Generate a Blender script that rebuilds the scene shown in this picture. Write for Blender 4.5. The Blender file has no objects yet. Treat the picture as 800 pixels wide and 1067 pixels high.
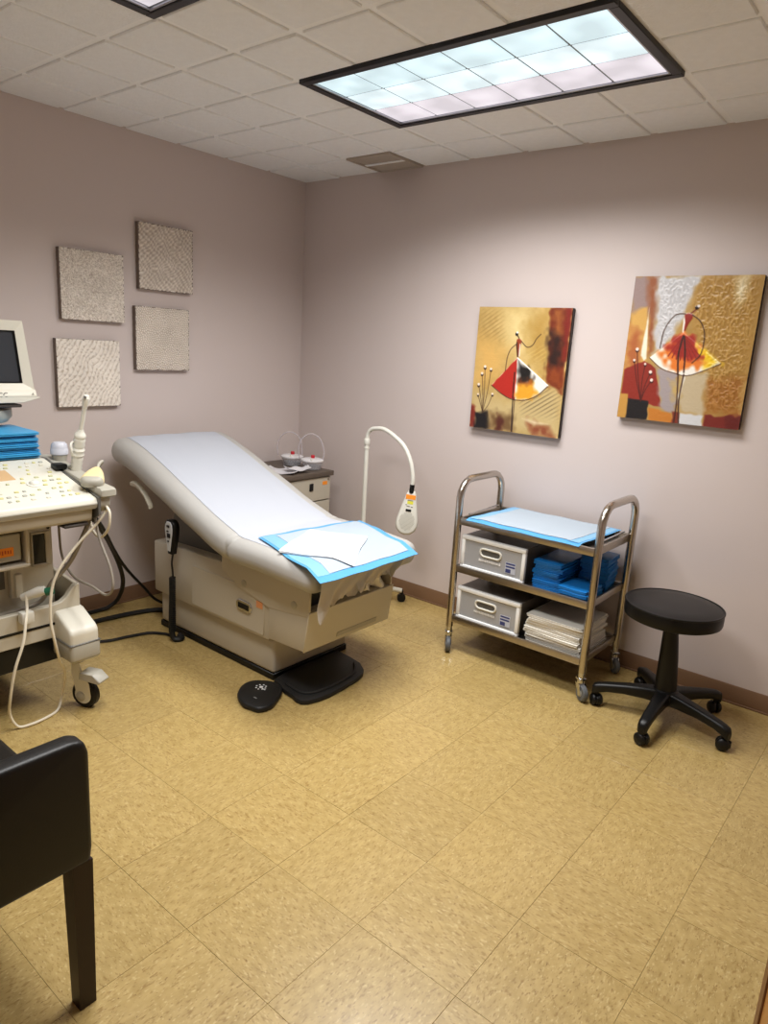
import bpy, bmesh, math, random
import numpy as np
from mathutils import Vector, Matrix
random.seed(7)
rng = np.random.default_rng(11)
SC = bpy.context.scene
COL = SC.collection
PI = math.pi

# ------------------------------------------------------------------ camera
CAMP = Vector((3.3527, -3.23, 1.4567))
YAW, PITCH, ROLL, FPX = 0.6753, -0.2333, 0.0604, 727.27
_f = Vector((-math.sin(YAW)*math.cos(PITCH), math.cos(YAW)*math.cos(PITCH), math.sin(PITCH)))
_r = Vector((math.cos(YAW), math.sin(YAW), 0)); _u = _r.cross(_f)
_r2 = math.cos(ROLL)*_r+math.sin(ROLL)*_u; _u2 = -math.sin(ROLL)*_r+math.cos(ROLL)*_u
cam = bpy.data.cameras.new('camera'); camo = bpy.data.objects.new('camera', cam); COL.objects.link(camo)
rot = Matrix((_r2, _u2, -_f)).transposed()
camo.matrix_world = Matrix.Translation(CAMP) @ rot.to_4x4()
cam.sensor_fit = 'VERTICAL'; cam.sensor_height = 36; cam.lens = 36*FPX/1067
cam.clip_start = .02
SC.camera = camo

# ------------------------------------------------------------------ world, light, exposure
W = bpy.data.worlds.new('world'); SC.world = W; W.use_nodes = True
W.node_tree.nodes['Background'].inputs[0].default_value = (.8, .85, 1, 1)
W.node_tree.nodes['Background'].inputs[1].default_value = .05
SC.view_settings.view_transform = 'Standard'; SC.view_settings.look = 'None'
SC.view_settings.gamma = 1; SC.view_settings.use_curve_mapping = False
SC.view_settings.exposure = 0.07
SC.cycles.caustics_reflective = False; SC.cycles.caustics_refractive = False
H = 2.3986
def area(name, x0, x1, y0, y1, z, power, spread, col):
    l = bpy.data.lights.new(name, 'AREA'); l.shape = 'RECTANGLE'
    l.size = x1-x0; l.size_y = y1-y0; l.energy = power; l.spread = math.radians(spread); l.color = col
    o = bpy.data.objects.new(name, l); COL.objects.link(o)
    o.location = ((x0+x1)/2, (y0+y1)/2, z)
    return o
LIGHTS = [(1.2085, -1.218), (1.2085, -2.44)]
LP = 32
for (lx, ly), k in zip(LIGHTS, (1, .8)):
    area('fluorescent_light', lx+.06, lx+1.16, ly+.06, ly+.55, H-.012, LP*k, 146, (1, .99, .968))

# ------------------------------------------------------------------ helpers
def lin(c):
    return tuple((x/12.92 if x <= .04045 else ((x+.055)/1.055)**2.4) for x in [k/255 for k in c])
def mat(name, col, rough=.5, metal=0, var=None, bump=None, coat=0, alpha=1, emit=None, spec=.5, trans=0, attr=None, sheen=0):
    m = bpy.data.materials.new(name); m.use_nodes = True
    nt = m.node_tree; b = nt.nodes['Principled BSDF']
    c = lin(col)
    b.inputs['Base Color'].default_value = (*c, 1)
    b.inputs['Roughness'].default_value = rough; b.inputs['Metallic'].default_value = metal
    b.inputs['Coat Weight'].default_value = coat; b.inputs['Coat Roughness'].default_value = .12
    b.inputs['Alpha'].default_value = alpha; b.inputs['Specular IOR Level'].default_value = spec
    b.inputs['Transmission Weight'].default_value = trans
    if sheen: b.inputs['Sheen Weight'].default_value = sheen
    if emit:
        b.inputs['Emission Color'].default_value = (*lin(emit[0]), 1); b.inputs['Emission Strength'].default_value = emit[1]
    tc = nt.nodes.new('ShaderNodeTexCoord')
    if var:   # (scale, amount)
        n = nt.nodes.new('ShaderNodeTexNoise'); n.inputs['Scale'].default_value = var[0]; n.inputs['Detail'].default_value = 4
        nt.links.new(tc.outputs['Object'], n.inputs['Vector'])
        mx = nt.nodes.new('ShaderNodeMix'); mx.data_type = 'RGBA'
        mx.inputs[6].default_value = (*[x*(1-var[1]) for x in c], 1); mx.inputs[7].default_value = (*[min(1, x*(1+var[1])) for x in c], 1)
        nt.links.new(n.outputs['Fac'], mx.inputs[0]); nt.links.new(mx.outputs[2], b.inputs['Base Color'])
    if attr:
        a = nt.nodes.new('ShaderNodeVertexColor'); a.layer_name = attr
        nt.links.new(a.outputs['Color'], b.inputs['Base Color'])
    if bump:  # (scale, strength, distance)
        n = nt.nodes.new('ShaderNodeTexNoise'); n.inputs['Scale'].default_value = bump[0]; n.inputs['Detail'].default_value = 3
        nt.links.new(tc.outputs['Object'], n.inputs['Vector'])
        bp = nt.nodes.new('ShaderNodeBump'); bp.inputs['Strength'].default_value = bump[1]; bp.inputs['Distance'].default_value = bump[2]
        nt.links.new(n.outputs['Fac'], bp.inputs['Height']); nt.links.new(bp.outputs['Normal'], b.inputs['Normal'])
    return m

class M:
    def __init__(s): s.v = []; s.f = []
    def add(s, v, f, mx=None):
        k = len(s.v)
        s.v += [tuple(mx @ Vector(p)) if mx else tuple(p) for p in v]
        s.f += [[i+k for i in q] for q in f]; return s
    def bm(s, bm, mx=None):
        bm.verts.index_update()
        s.add([v.co[:] for v in bm.verts], [[v.index for v in f.verts] for f in bm.faces], mx); bm.free(); return s
    def box(s, x0, x1, y0, y1, z0, z1, b=0, seg=2, mx=None):
        bm = bmesh.new(); bmesh.ops.create_cube(bm, size=1)
        for v in bm.verts: v.co = Vector(((x0+x1)/2+v.co.x*(x1-x0), (y0+y1)/2+v.co.y*(y1-y0), (z0+z1)/2+v.co.z*(z1-z0)))
        if b: bmesh.ops.bevel(bm, geom=bm.edges[:], offset=b, segments=seg, profile=.5, affect='EDGES', clamp_overlap=True)
        return s.bm(bm, mx)
    def prism(s, pts, axis, a, c, b=0, seg=2, mx=None):
        bm = bmesh.new()
        def P(u, v, w): return {'x': (w, u, v), 'y': (u, w, v), 'z': (u, v, w)}[axis]
        lo = [bm.verts.new(P(u, v, a)) for u, v in pts]; hi = [bm.verts.new(P(u, v, c)) for u, v in pts]
        n = len(pts); bm.faces.new(lo); bm.faces.new(hi[::-1])
        for i in range(n): bm.faces.new((lo[i], lo[(i+1) % n], hi[(i+1) % n], hi[i]))
        bmesh.ops.recalc_face_normals(bm, faces=bm.faces[:])
        if b:
            es = [e for f in bm.faces if len(f.verts) == n and n != 4 for e in f.edges] if n > 8 else bm.edges[:]
            bmesh.ops.bevel(bm, geom=list(set(es)), offset=b, segments=seg, profile=.5, affect='EDGES', clamp_overlap=True)
        return s.bm(bm, mx)
    def tube(s, pts, r, n=8, sub=0, closed=False, mx=None, sq=False):
        P = [Vector(p) for p in pts]
        if sub: P = smooth(P, sub, closed)
        N = len(P)
        R = list(r) if isinstance(r, (list, tuple)) else None
        V = []; F = []; nrm = None
        for i in range(N):
            if closed: t = P[(i+1) % N]-P[i-1]
            else: t = P[min(i+1, N-1)]-P[max(i-1, 0)]
            t.normalize()
            if nrm is None:
                a = Vector((0, 0, 1)) if abs(t.z) < .9 else Vector((1, 0, 0))
                nrm = t.cross(a).normalized()
            nrm = (nrm-t*nrm.dot(t)).normalized(); bn = t.cross(nrm)
            rr = R[min(len(R)-1, int(i*len(R)/N))] if R and len(R) != N else (R[i] if R else r)
            for k in range(n):
                a = 2*PI*(k+(.5 if sq else 0))/n
                V.append(P[i]+(nrm*math.cos(a)+bn*math.sin(a))*rr)
        for i in range(N if closed else N-1):
            j = (i+1) % N
            for k in range(n): F.append([i*n+k, i*n+(k+1) % n, j*n+(k+1) % n, j*n+k])
        if not closed: F.append(list(range(n))[::-1]); F.append([(N-1)*n+k for k in range(n)])
        return s.add(V, F, mx)
    def lathe(s, prof, c=(0, 0, 0), n=24, mx=None):
        V = []; F = []; m = len(prof)
        for r, z in prof:
            for k in range(n):
                a = 2*PI*k/n; V.append((c[0]+r*math.cos(a), c[1]+r*math.sin(a), c[2]+z))
        for i in range(m-1):
            for k in range(n): F.append([i*n+k, i*n+(k+1) % n, (i+1)*n+(k+1) % n, (i+1)*n+k])
        if prof[0][0] > 1e-6: F.append(list(range(n))[::-1])
        if prof[-1][0] > 1e-6: F.append([(m-1)*n+k for k in range(n)])
        return s.add(V, F, mx)
    def loft(s, rings, cap=True, mx=None):
        n = len(rings[0]); V = [p for r in rings for p in r]; F = []
        for i in range(len(rings)-1):
            for k in range(n): F.append([i*n+k, i*n+(k+1) % n, (i+1)*n+(k+1) % n, (i+1)*n+k])
        if cap: F.append(list(range(n))[::-1]); F.append([(len(rings)-1)*n+k for k in range(n)])
        return s.add(V, F, mx)
    def sheet(s, nu, nv, fn, th=(0, 0, -.001), mx=None):
        T = [Vector(fn(i/(nu-1), j/(nv-1))) for j in range(nv) for i in range(nu)]
        d = Vector(th); Vv = T+[p+d for p in T]; k = nu*nv; F = []
        for j in range(nv-1):
            for i in range(nu-1):
                a = j*nu+i; q = [a, a+1, a+nu+1, a+nu]; F.append(q); F.append([x+k for x in q[::-1]])
        bd = [i for i in range(nu)]+[j*nu+nu-1 for j in range(1, nv)]+[(nv-1)*nu+i for i in range(nu-2, -1, -1)]+[j*nu for j in range(nv-2, 0, -1)]
        for i in range(len(bd)):
            a, b = bd[i], bd[(i+1) % len(bd)]; F.append([b, a, a+k, b+k])
        return s.add(Vv, F, mx)

def smooth(P, sub, closed=False):
    out = []; N = len(P)
    for i in range(N if closed else N-1):
        if closed: a, b, c, d = P[i-1], P[i], P[(i+1) % N], P[(i+2) % N]
        else: a, b, c, d = P[max(i-1, 0)], P[i], P[i+1], P[min(i+2, N-1)]
        for k in range(sub):
            t = k/sub
            out.append(.5*((2*b)+(c-a)*t+(2*a-5*b+4*c-d)*t*t+(3*b-a-3*c+d)*t**3))
    if not closed: out.append(P[-1])
    return out

def base_of(p):
    v = Vector((0, 0, 0))
    while p is not None: v += p.location; p = p.parent
    return v
def P(name, m, mt, parent=None, ang=38, label=None, kind=None):
    me = bpy.data.meshes.new(name)
    off = base_of(parent) if parent else Vector((0, 0, 0))
    me.from_pydata([(x-off.x, y-off.y, z-off.z) for x, y, z in m.v], [], m.f)
    bm = bmesh.new(); bm.from_mesh(me)
    bmesh.ops.recalc_face_normals(bm, faces=bm.faces[:])
    for e in bm.edges:
        e.smooth = len(e.link_faces) == 2 and e.calc_face_angle(0) < math.radians(ang)
    for f in bm.faces: f.smooth = True
    bm.to_mesh(me); bm.free()
    me.materials.append(mt)
    o = bpy.data.objects.new(name, me); COL.objects.link(o)
    if parent: o.parent = parent
    if label: o['label'] = label
    if kind: o['kind'] = kind
    return o
def T(name, label, cat, loc, group=None):
    o = bpy.data.objects.new(name, None); COL.objects.link(o); o.location = loc; o.empty_display_size = .05
    o['label'] = label; o['category'] = cat
    if group: o['group'] = group
    return o
def S(name, m, mt, **k): return P(name, m, mt, kind='structure', **k)
def dup(o, parent=None, delta=(0, 0, 0)):
    c = o.copy(); COL.objects.link(c); c.parent = parent
    c.location = o.location+Vector(delta)
    for ch in o.children: dup(ch, c)
    return c
def RZ(a, c=(0, 0, 0)): return Matrix.Translation(c) @ Matrix.Rotation(a, 4, 'Z') @ Matrix.Translation(-Vector(c))
def frame_mx(o, x, y):   # local axes x, y (unit, orthogonal) at origin o
    x = Vector(x).normalized(); z = x.cross(Vector(y)).normalized(); y = z.cross(x)
    m = Matrix((x, y, z)).transposed().to_4x4(); m.translation = Vector(o); return m
def text(name, s, size, mx, mt, parent, depth=.0004):
    cu = bpy.data.curves.new('lettering', 'FONT'); cu.body = s; cu.size = size; cu.extrude = depth; cu.resolution_u = 2
    cu.align_x = 'CENTER'; cu.align_y = 'CENTER'
    t = bpy.data.objects.new('lettering', cu); COL.objects.link(t)
    bpy.context.view_layer.update()
    me = bpy.data.meshes.new_from_object(t.evaluated_get(bpy.context.evaluated_depsgraph_get()))
    m = M().add([v.co[:] for v in me.vertices], [list(p.vertices) for p in me.polygons], mx)
    bpy.data.objects.remove(t); bpy.data.curves.remove(cu); bpy.data.meshes.remove(me)
    return P(name, m, mt, parent)

# ------------------------------------------------------------------ materials
wall_m = mat('mauve_paint', (210, 197, 193), .62, var=(1.3, .03), bump=(260, .12, .001))
ceil_m = mat('ceiling_tile_fissured', (244, 246, 248), .9, var=(30, .05), bump=(110, .8, .003))
grid_m = mat('ceiling_grid', (250, 251, 252), .7)
base_m = mat('brown_vinyl_base', (122, 92, 68), .45, var=(3, .06))
joint_m = mat('floor_joint', (140, 112, 66), .8)
black_m = mat('black_plastic', (10, 10, 10), .42, spec=.35, bump=(300, .1, .0005))
blackg_m = mat('black_gloss', (12, 13, 15), .18)
rubber_m = mat('black_rubber', (14, 14, 15), .55, bump=(240, .3, .001))
vinylblack_m = mat('black_vinyl', (9, 9, 10), .36, spec=.3, bump=(180, .2, .0008))
leather_m = mat('dark_leather', (16, 13, 11), .42, spec=.35, bump=(220, .3, .0008), var=(6, .15))
wooddark_m = mat('dark_brown_wood', (34, 16, 13), .4, spec=.35, var=(18, .2))
oak_m = mat('oak_door', (190, 128, 58), .35, var=(9, .12))
oakd_m = mat('oak_edge_shade', (120, 72, 30), .4, var=(9, .12))
steel_m = mat('stainless_steel', (190, 182, 172), .24, 1, var=(14, .04))
steelb_m = mat('brushed_steel_shelf', (176, 168, 158), .34, 1, var=(20, .05))
chrome_m = mat('chrome', (205, 205, 205), .14, 1)
grayrub_m = mat('grey_rubber_tyre', (92, 95, 98), .55)
beige_m = mat('beige_enamel', (188, 180, 164), .38, var=(2, .02))
beige2_m = mat('beige_plastic', (200, 193, 176), .42, var=(3, .02))
upho_m = mat('grey_vinyl_upholstery', (180, 178, 174), .42, bump=(160, .12, .0006), var=(3, .02))
paper_m = mat('exam_paper', (186, 190, 200), .75, bump=(40, .15, .001))
whitep_m = mat('white_plastic', (224, 222, 212), .35)
offw_m = mat('offwhite_plastic', (218, 214, 200), .4, var=(4, .02))
greyp_m = mat('grey_plastic', (172, 168, 156), .45)
dgrey_m = mat('dark_grey_plastic', (92, 90, 86), .45)
whitecloth_m = mat('white_cloth', (232, 228, 218), .85, bump=(90, .3, .001))
whitesheet_m = mat('white_sheet', (226, 228, 232), .7)
bluefilm_m = mat('blue_film', (84, 160, 214), .4, bump=(50, .3, .001))
palefilm_m = mat('pale_blue_film', (128, 180, 216), .45, bump=(50, .3, .001))
core_m = mat('absorbent_core', (168, 180, 192), .8, bump=(70, .4, .0012))
bluepad_m = mat('blue_underpad', (22, 118, 196), .42, var=(14, .22), bump=(35, .5, .003))
brightpad_m = mat('bright_blue_underpad', (58, 160, 214), .45, var=(14, .2), bump=(35, .5, .003))
orange_m = mat('orange_sticker', (250, 150, 40), .55)
ink_m = mat('ink', (60, 52, 46), .6)
counter_m = mat('brown_laminate', (92, 80, 70), .5, var=(40, .1))
yellow_m = mat('yellow_sticker', (225, 220, 70), .55)
red_m = mat('red_knob', (190, 24, 40), .35)
cream_m = mat('cream_transducer', (226, 208, 158), .38)
clear_m = mat('clear_plastic', (225, 225, 232), .12, alpha=.28)
frost_m = mat('frosted_grey_plastic', (176, 176, 178), .35, alpha=.93)
clearbox_m = mat('clear_drawer_plastic', (122, 116, 110), .3, alpha=.6)
screen_m = mat('dark_screen', (52, 56, 62), .12, coat=.4)
green_m = mat('green_plug', (20, 90, 62), .45)
label_m = mat('pale_label', (196, 200, 214), .5)
labelb_m = mat('blue_print', (58, 66, 120), .5)
whitecable_m = mat('white_cable', (232, 224, 204), .45)
greycable_m = mat('grey_cable', (140, 132, 120), .5)
blackcable_m = mat('black_cable', (20, 20, 20), .45)
lframe_m = mat('black_light_frame', (22, 24, 34), .4)
silver_m = mat('silver_reveal', (190, 192, 198), .3, .8)

def floor_mat():
    m = mat('vinyl_tile', (200, 170, 108), .26, coat=.08)
    nt = m.node_tree; b = nt.nodes['Principled BSDF']; L = nt.links
    tc = nt.nodes.new('ShaderNodeTexCoord'); oi = nt.nodes.new('ShaderNodeObjectInfo')
    w = nt.nodes.new('ShaderNodeMath'); w.operation = 'MULTIPLY'; w.inputs[1].default_value = 50; L.new(oi.outputs['Random'], w.inputs[0])
    def layer(scale, sx, lo, hi, col, prev, ang=0):
        mp = nt.nodes.new('ShaderNodeMapping'); mp.inputs['Scale'].default_value = (1, sx, 1); mp.inputs['Rotation'].default_value = (0, 0, ang)
        L.new(tc.outputs['Object'], mp.inputs['Vector'])
        n = nt.nodes.new('ShaderNodeTexNoise'); n.noise_dimensions = '4D'; n.inputs['Scale'].default_value = scale; n.inputs['Detail'].default_value = 2
        L.new(mp.outputs[0], n.inputs['Vector']); L.new(w.outputs[0], n.inputs['W'])
        r = nt.nodes.new('ShaderNodeValToRGB'); r.color_ramp.elements[0].position = lo; r.color_ramp.elements[1].position = hi
        L.new(n.outputs['Fac'], r.inputs[0])
        mx = nt.nodes.new('ShaderNodeMix'); mx.data_type = 'RGBA'; mx.inputs[7].default_value = (*lin(col), 1)
        L.new(r.outputs[0], mx.inputs[0])
        if isinstance(prev, tuple): mx.inputs[6].default_value = (*lin(prev), 1)
        else: L.new(prev, mx.inputs[6])
        return mx.outputs[2]
    c = layer(30, 1.8, .35, .7, (188, 162, 105), (171, 145, 89), .3)
    c = layer(75, 2.4, .58, .68, (198, 175, 122), c, .5)
    c = layer(58, 2.8, .56, .68, (152, 123, 70), c, .2)
    c = layer(100, 2.4, .64, .70, (134, 105, 59), c, -.2)
    # tile to tile tone
    hs = nt.nodes.new('ShaderNodeHueSaturation'); mr = nt.nodes.new('ShaderNodeMapRange')
    mr.inputs[3].default_value = .95; mr.inputs[4].default_value = 1.04
    L.new(oi.outputs['Random'], mr.inputs[0]); L.new(mr.outputs[0], hs.inputs['Value']); L.new(c, hs.inputs['Color'])
    L.new(hs.outputs[0], b.inputs['Base Color'])
    n = nt.nodes.new('ShaderNodeTexNoise'); n.inputs['Scale'].default_value = 9; n.inputs['Detail'].default_value = 5
    L.new(tc.outputs['Object'], n.inputs['Vector'])
    r2 = nt.nodes.new('ShaderNodeMapRange'); r2.inputs[3].default_value = .24; r2.inputs[4].default_value = .42
    L.new(n.outputs['Fac'], r2.inputs[0]); L.new(r2.outputs[0], b.inputs['Roughness'])
    return m
floor_m = floor_mat()

# ------------------------------------------------------------------ room shell
X1, Y0 = 4.2, -3.55
S('wall_left', M().box(-.12, 0, Y0-.12, .12, -.05, H+.05), wall_m)
S('wall_back', M().box(0, X1, 0, .12, -.05, H+.05), wall_m)
S('wall_right', M().box(X1, X1+.12, Y0-.12, .12, -.05, H+.05), wall_m)
S('wall_front', M().box(0, X1, Y0-.12, Y0, -.05, H+.05), wall_m)
BH = .085
def baseboard(name, m): S(name, m, base_m)
prof = [(0, 0), (.006, 0), (.006, BH-.006), (.003, BH), (0, BH)]
baseboard('baseboard_left', M().prism(prof+[], 'y', Y0, -.006).box(0, .014, Y0, -.006, 0, .008, .003))
baseboard('baseboard_back', M().prism([(-a, b) for a, b in prof], 'x', .0, X1).box(0, X1, -.014, 0, 0, .008, .003))
S('baseboard_right', M().box(X1-.006, X1, Y0, -.006, 0, BH), base_m)
S('baseboard_front', M().box(.006, X1-.006, Y0, Y0+.006, 0, BH), base_m)
# floor tiles
fl = S('floor', M().box(-.05, X1+.05, Y0-.05, .05, -.06, -.003), joint_m)
TS = .3048; GX, GY = 1.4906, -1.7495
def tile_mesh(name, x0, x1, y0, y1, z0, z1, b, mt, up=True):
    m = M().box(x0, x1, y0, y1, z0, z1, 0)
    bm = bmesh.new(); me = bpy.data.meshes.new(name); me.from_pydata(m.v, [], m.f); bm.from_mesh(me)
    zz = z1 if up else z0
    es = [e for e in bm.edges if all(abs(v.co.z-zz) < 1e-6 for v in e.verts)]
    bmesh.ops.bevel(bm, geom=es, offset=b, segments=1, affect='EDGES')
    bmesh.ops.recalc_face_normals(bm, faces=bm.faces[:]); bm.to_mesh(me); bm.free(); me.materials.append(mt); return me
full_floor = tile_mesh('tile', -TS/2+.0003, TS/2-.0003, -TS/2+.0003, TS/2-.0003, -.003, 0, .0004, floor_m)
i0 = math.floor((0-GX)/TS); i1 = math.ceil((X1-GX)/TS); j0 = math.floor((Y0-GY)/TS); j1 = math.ceil((0-GY)/TS)
for i in range(i0, i1):
    for j in range(j0, j1):
        xa, xb, ya, yb = GX+i*TS, GX+(i+1)*TS, GY+j*TS, GY+(j+1)*TS
        ca, cb, da, db = max(xa, 0), min(xb, X1), max(ya, Y0), min(yb, 0)
        if cb-ca < .01 or db-da < .01: continue
        cx, cy = (xa+xb)/2, (ya+yb)/2; rz = 0
        if (ca, cb, da, db) == (xa, xb, ya, yb):
            me = full_floor; rz = ((i+j) % 2)*PI/2+random.choice((0, PI))
        else: me = tile_mesh('tile', ca-cx+.0006, cb-cx-.0006, da-cy+.0006, db-cy-.0006, -.003, 0, .0007, floor_m)
        o = bpy.data.objects.new('tile', me); COL.objects.link(o); o.parent = fl
        o.location = (cx, cy, random.uniform(-.0003, .0002)); o.rotation_euler = (random.uniform(-.0008, .0008), random.uniform(-.0008, .0008), rz)
# ceiling: grid slab with proud tiles
CG = .008
ce = S('ceiling', M().box(-.05, X1+.05, Y0-.05, .05, H+CG, H+.08), grid_m)
CX0, CY0 = 1.2085-4*.3048, -.608+2*.3048
full_ceil = tile_mesh('tile', -TS/2+.015, TS/2-.015, -TS/2+.015, TS/2-.015, 0, CG+.004, .003, ceil_m, up=False)
VENT = (3-.0, 0)
def in_light(cx, cy):
    return any(lx < cx < lx+1.22 and ly < cy < ly+.61 for lx, ly in LIGHTS)
for i in range(0, 15):
    for j in range(0, 15):
        xa, xb, yb, ya = CX0+i*TS, CX0+(i+1)*TS, CY0-j*TS, CY0-(j+1)*TS
        ca, cb, da, db = max(xa, 0), min(xb, X1), max(ya, Y0), min(yb, 0)
        if cb-ca < .03 or db-da < .03: continue
        cx, cy = (xa+xb)/2, (ya+yb)/2
        if in_light(cx, cy) or (i == 2 and j == 0): continue
        if cb-ca > TS-.01 and db-da > TS-.01: me = full_ceil
        else: me = tile_mesh('tile', ca-cx+(.012 if ca > 0 else .001), cb-cx-.012, da-cy+.012, db-cy-(.012 if db < 0 else .001), 0, CG+.004, .003, ceil_m, up=False)
        o = bpy.data.objects.new('tile', me); COL.objects.link(o); o.parent = ce
        o.location = (cx, cy, H+random.uniform(-.0015, .001)); o.rotation_euler = (random.uniform(-.003, .003), random.uniform(-.003, .003), random.choice((0, PI)) if me is full_ceil else 0)

# ------------------------------------------------------------------ ceiling lights
def glow_mat(name, col, s):
    m = bpy.data.materials.new(name); m.use_nodes = True; nt = m.node_tree; b = nt.nodes['Principled BSDF']
    b.inputs['Base Color'].default_value = (.12, .12, .12, 1); b.inputs['Roughness'].default_value = .4
    tc = nt.nodes.new('ShaderNodeTexCoord'); n = nt.nodes.new('ShaderNodeTexNoise'); n.inputs['Scale'].default_value = 7; n.inputs['Detail'].default_value = 1
    nt.links.new(tc.outputs['Object'], n.inputs['Vector'])
    mr = nt.nodes.new('ShaderNodeMapRange'); mr.inputs[1].default_value = .35; mr.inputs[2].default_value = .65; mr.inputs[3].default_value = s*.84; mr.inputs[4].default_value = s*1.12
    nt.links.new(n.outputs['Fac'], mr.inputs[0]); nt.links.new(mr.outputs[0], b.inputs['Emission Strength'])
    b.inputs['Emission Color'].default_value = (*lin(col), 1); return m
glow = [glow_mat('lit_panel_pinkish', (240, 232, 240), .86), glow_mat('lit_panel_white', (232, 250, 255), .98), glow_mat('lit_panel_bluish', (222, 246, 252), .92)]
def ceiling_light(lx, ly, label):
    t = T('ceiling_light', label, 'light', (lx, ly, H))
    a, b = lx+1.2192, ly+.6096
    f = M(); fw = .032
    for q in ((lx, a, ly, ly+fw), (lx, a, b-fw, b), (lx, lx+fw, ly+fw, b-fw), (a-fw, a, ly+fw, b-fw)):
        f.box(q[0], q[1], q[2], q[3], H-.008, H+CG+.002, .002, 1)
    P('frame', f, lframe_m, t)
    f = M(); g = fw; h = .008
    for q in ((lx+g, a-g, ly+g, ly+g+h), (lx+g, a-g, b-g-h, b-g), (lx+g, lx+g+h, ly+g+h, b-g-h), (a-g-h, a-g, ly+g+h, b-g-h)):
        f.box(q[0], q[1], q[2], q[3], H-.004, H+CG, .001, 1)
    P('inner_trim', f, silver_m, t)
    u0, u1, v0, v1 = lx+.041, a-.041, ly+.041, b-.041
    for i in range(6):
        for j in range(3):
            p0, p1 = u0+(u1-u0)*i/6, u0+(u1-u0)*(i+1)/6; q0, q1 = v0+(v1-v0)*j/3, v0+(v1-v0)*(j+1)/3
            P('diffuser_panel', M().box(p0+.004, p1-.004, q0+.004, q1-.004, H+.001, H+.006, .0015, 1), glow[(2, 1, 0)[j]], t)
    P('panel_dividers', M().box(u0, u1, v0, v1, H+.004, H+.009), mat('divider_grey', (120, 124, 130), .6), t)
ceiling_light(*LIGHTS[0], 'long lit panel light with black frame in ceiling near the back wall')
ceiling_light(*LIGHTS[1], 'lit panel light at top left edge of the photo, mostly cut off')
# vent
vx, vy = CX0+2*TS, CY0-TS
t = T('ceiling_vent', 'dusty grey brown air vent set in ceiling by the back wall', 'vent', (vx+TS/2, vy+TS/2, H))
vent_m = mat('dusty_vent', (176, 164, 152), .8, var=(20, .1)); ventd_m = mat('vent_dark', (128, 118, 110), .9)
f = M()
for q in ((.005, .3, .006, .022), (.005, .3, .283, .299), (.005, .02, .022, .283), (.285, .3, .022, .283)): f.box(vx+q[0], vx+q[1], vy+q[2]-.001, vy+q[3]-.001, H-.004, H+CG, .002, 1)
P('frame', f, vent_m, t)
P('backing', M().box(vx+.02, vx+.285, vy+.022, vy+.283, H+.008, H+.0105), ventd_m, t)
P('middle_bar', M().box(vx+.02, vx+.285, vy+.140, vy+.162, H-.003, H+.008, .002, 1), ceil_m, t)
for k in range(14):
    if k in (6, 7): continue
    y = vy+.03+k*.018
    P('slat', M().prism([(y, H+.007), (y+.012, H-.001), (y+.0135, H), (y+.0015, H+.008)], 'x', vx+.02, vx+.285), vent_m, t)

# ------------------------------------------------------------------ door leaf standing open at right edge
dmx = frame_mx((3.3155, -2.632, 0), (.33, -.944, 0), (.944, .33, 0))   # x along the leaf from its free edge, y into its thickness
zf = -1 if (dmx.to_3x3() @ Vector((0, 0, 1))).z < 0 else 1
def dz(a, b): return (a, b) if zf > 0 else (-b, -a)
d = S('door_1', M().box(0, .90, .002, .042, *dz(.012, 2.05), .002, 1, dmx), oak_m)
P('edge_shade_strip', M().box(-.001, .011, .0005, .0435, *dz(.012, 2.05), .001, 1, dmx), oakd_m, d)  # dark strip painted in for the shadow line along the leaf's free edge
hdl = [(.026, 0), (.026, .006), (.012, .01), (.012, .045), (.024, .05), (.027, .062), (.02, .072), (0, .075)]
ho_ = dmx @ Vector((.07, .042, zf*.98)); out_ = dmx.to_3x3() @ Vector((0, 1, 0))
P('door_handle', M().lathe(hdl, (0, 0, 0), 20, Matrix.Translation(ho_) @ out_.to_track_quat('Z', 'Y').to_matrix().to_4x4()), steel_m, d)

# ------------------------------------------------------------------ painted boards and canvases
def color_mesh(name, nu, nv, o, U, V, N, hgt, col, mt, parent, depth):
    """relief grid over o + u*U + v*V, raised along N by hgt (nv x nu), with pigments col; closed box behind"""
    o, U, V, N = map(Vector, (o, U, V, N)); vs = []; cs = []
    for j in range(nv):
        for i in range(nu):
            h = float(hgt[j, i])
            vs.append(o+U*(i/(nu-1))+V*(j/(nv-1))+N*h); cs.append(col[j, i])
    F = [[j*nu+i, j*nu+i+1, (j+1)*nu+i+1, (j+1)*nu+i] for j in range(nv-1) for i in range(nu-1)]
    me = bpy.data.meshes.new(name); off = base_of(parent)
    me.from_pydata([(p-off)[:] for p in vs], [], F)
    ca = me.color_attributes.new('paint', 'FLOAT_COLOR', 'POINT')
    arr = np.ones((len(vs), 4), np.float32); arr[:, :3] = np.array(cs); ca.data.foreach_set('color', arr.ravel())
    me.polygons.foreach_set('use_smooth', [True]*len(F)); me.materials.append(mt)
    ob = bpy.data.objects.new(name, me); COL.objects.link(ob); ob.parent = parent
    if ((vs[1]-vs[0]).cross(vs[nu]-vs[0])).dot(N) < 0: me.flip_normals()
    return ob
def linarr(a):
    a = np.clip(a/255., 0, 1); return np.where(a <= .04045, a/12.92, ((a+.055)/1.055)**2.4)
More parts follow.
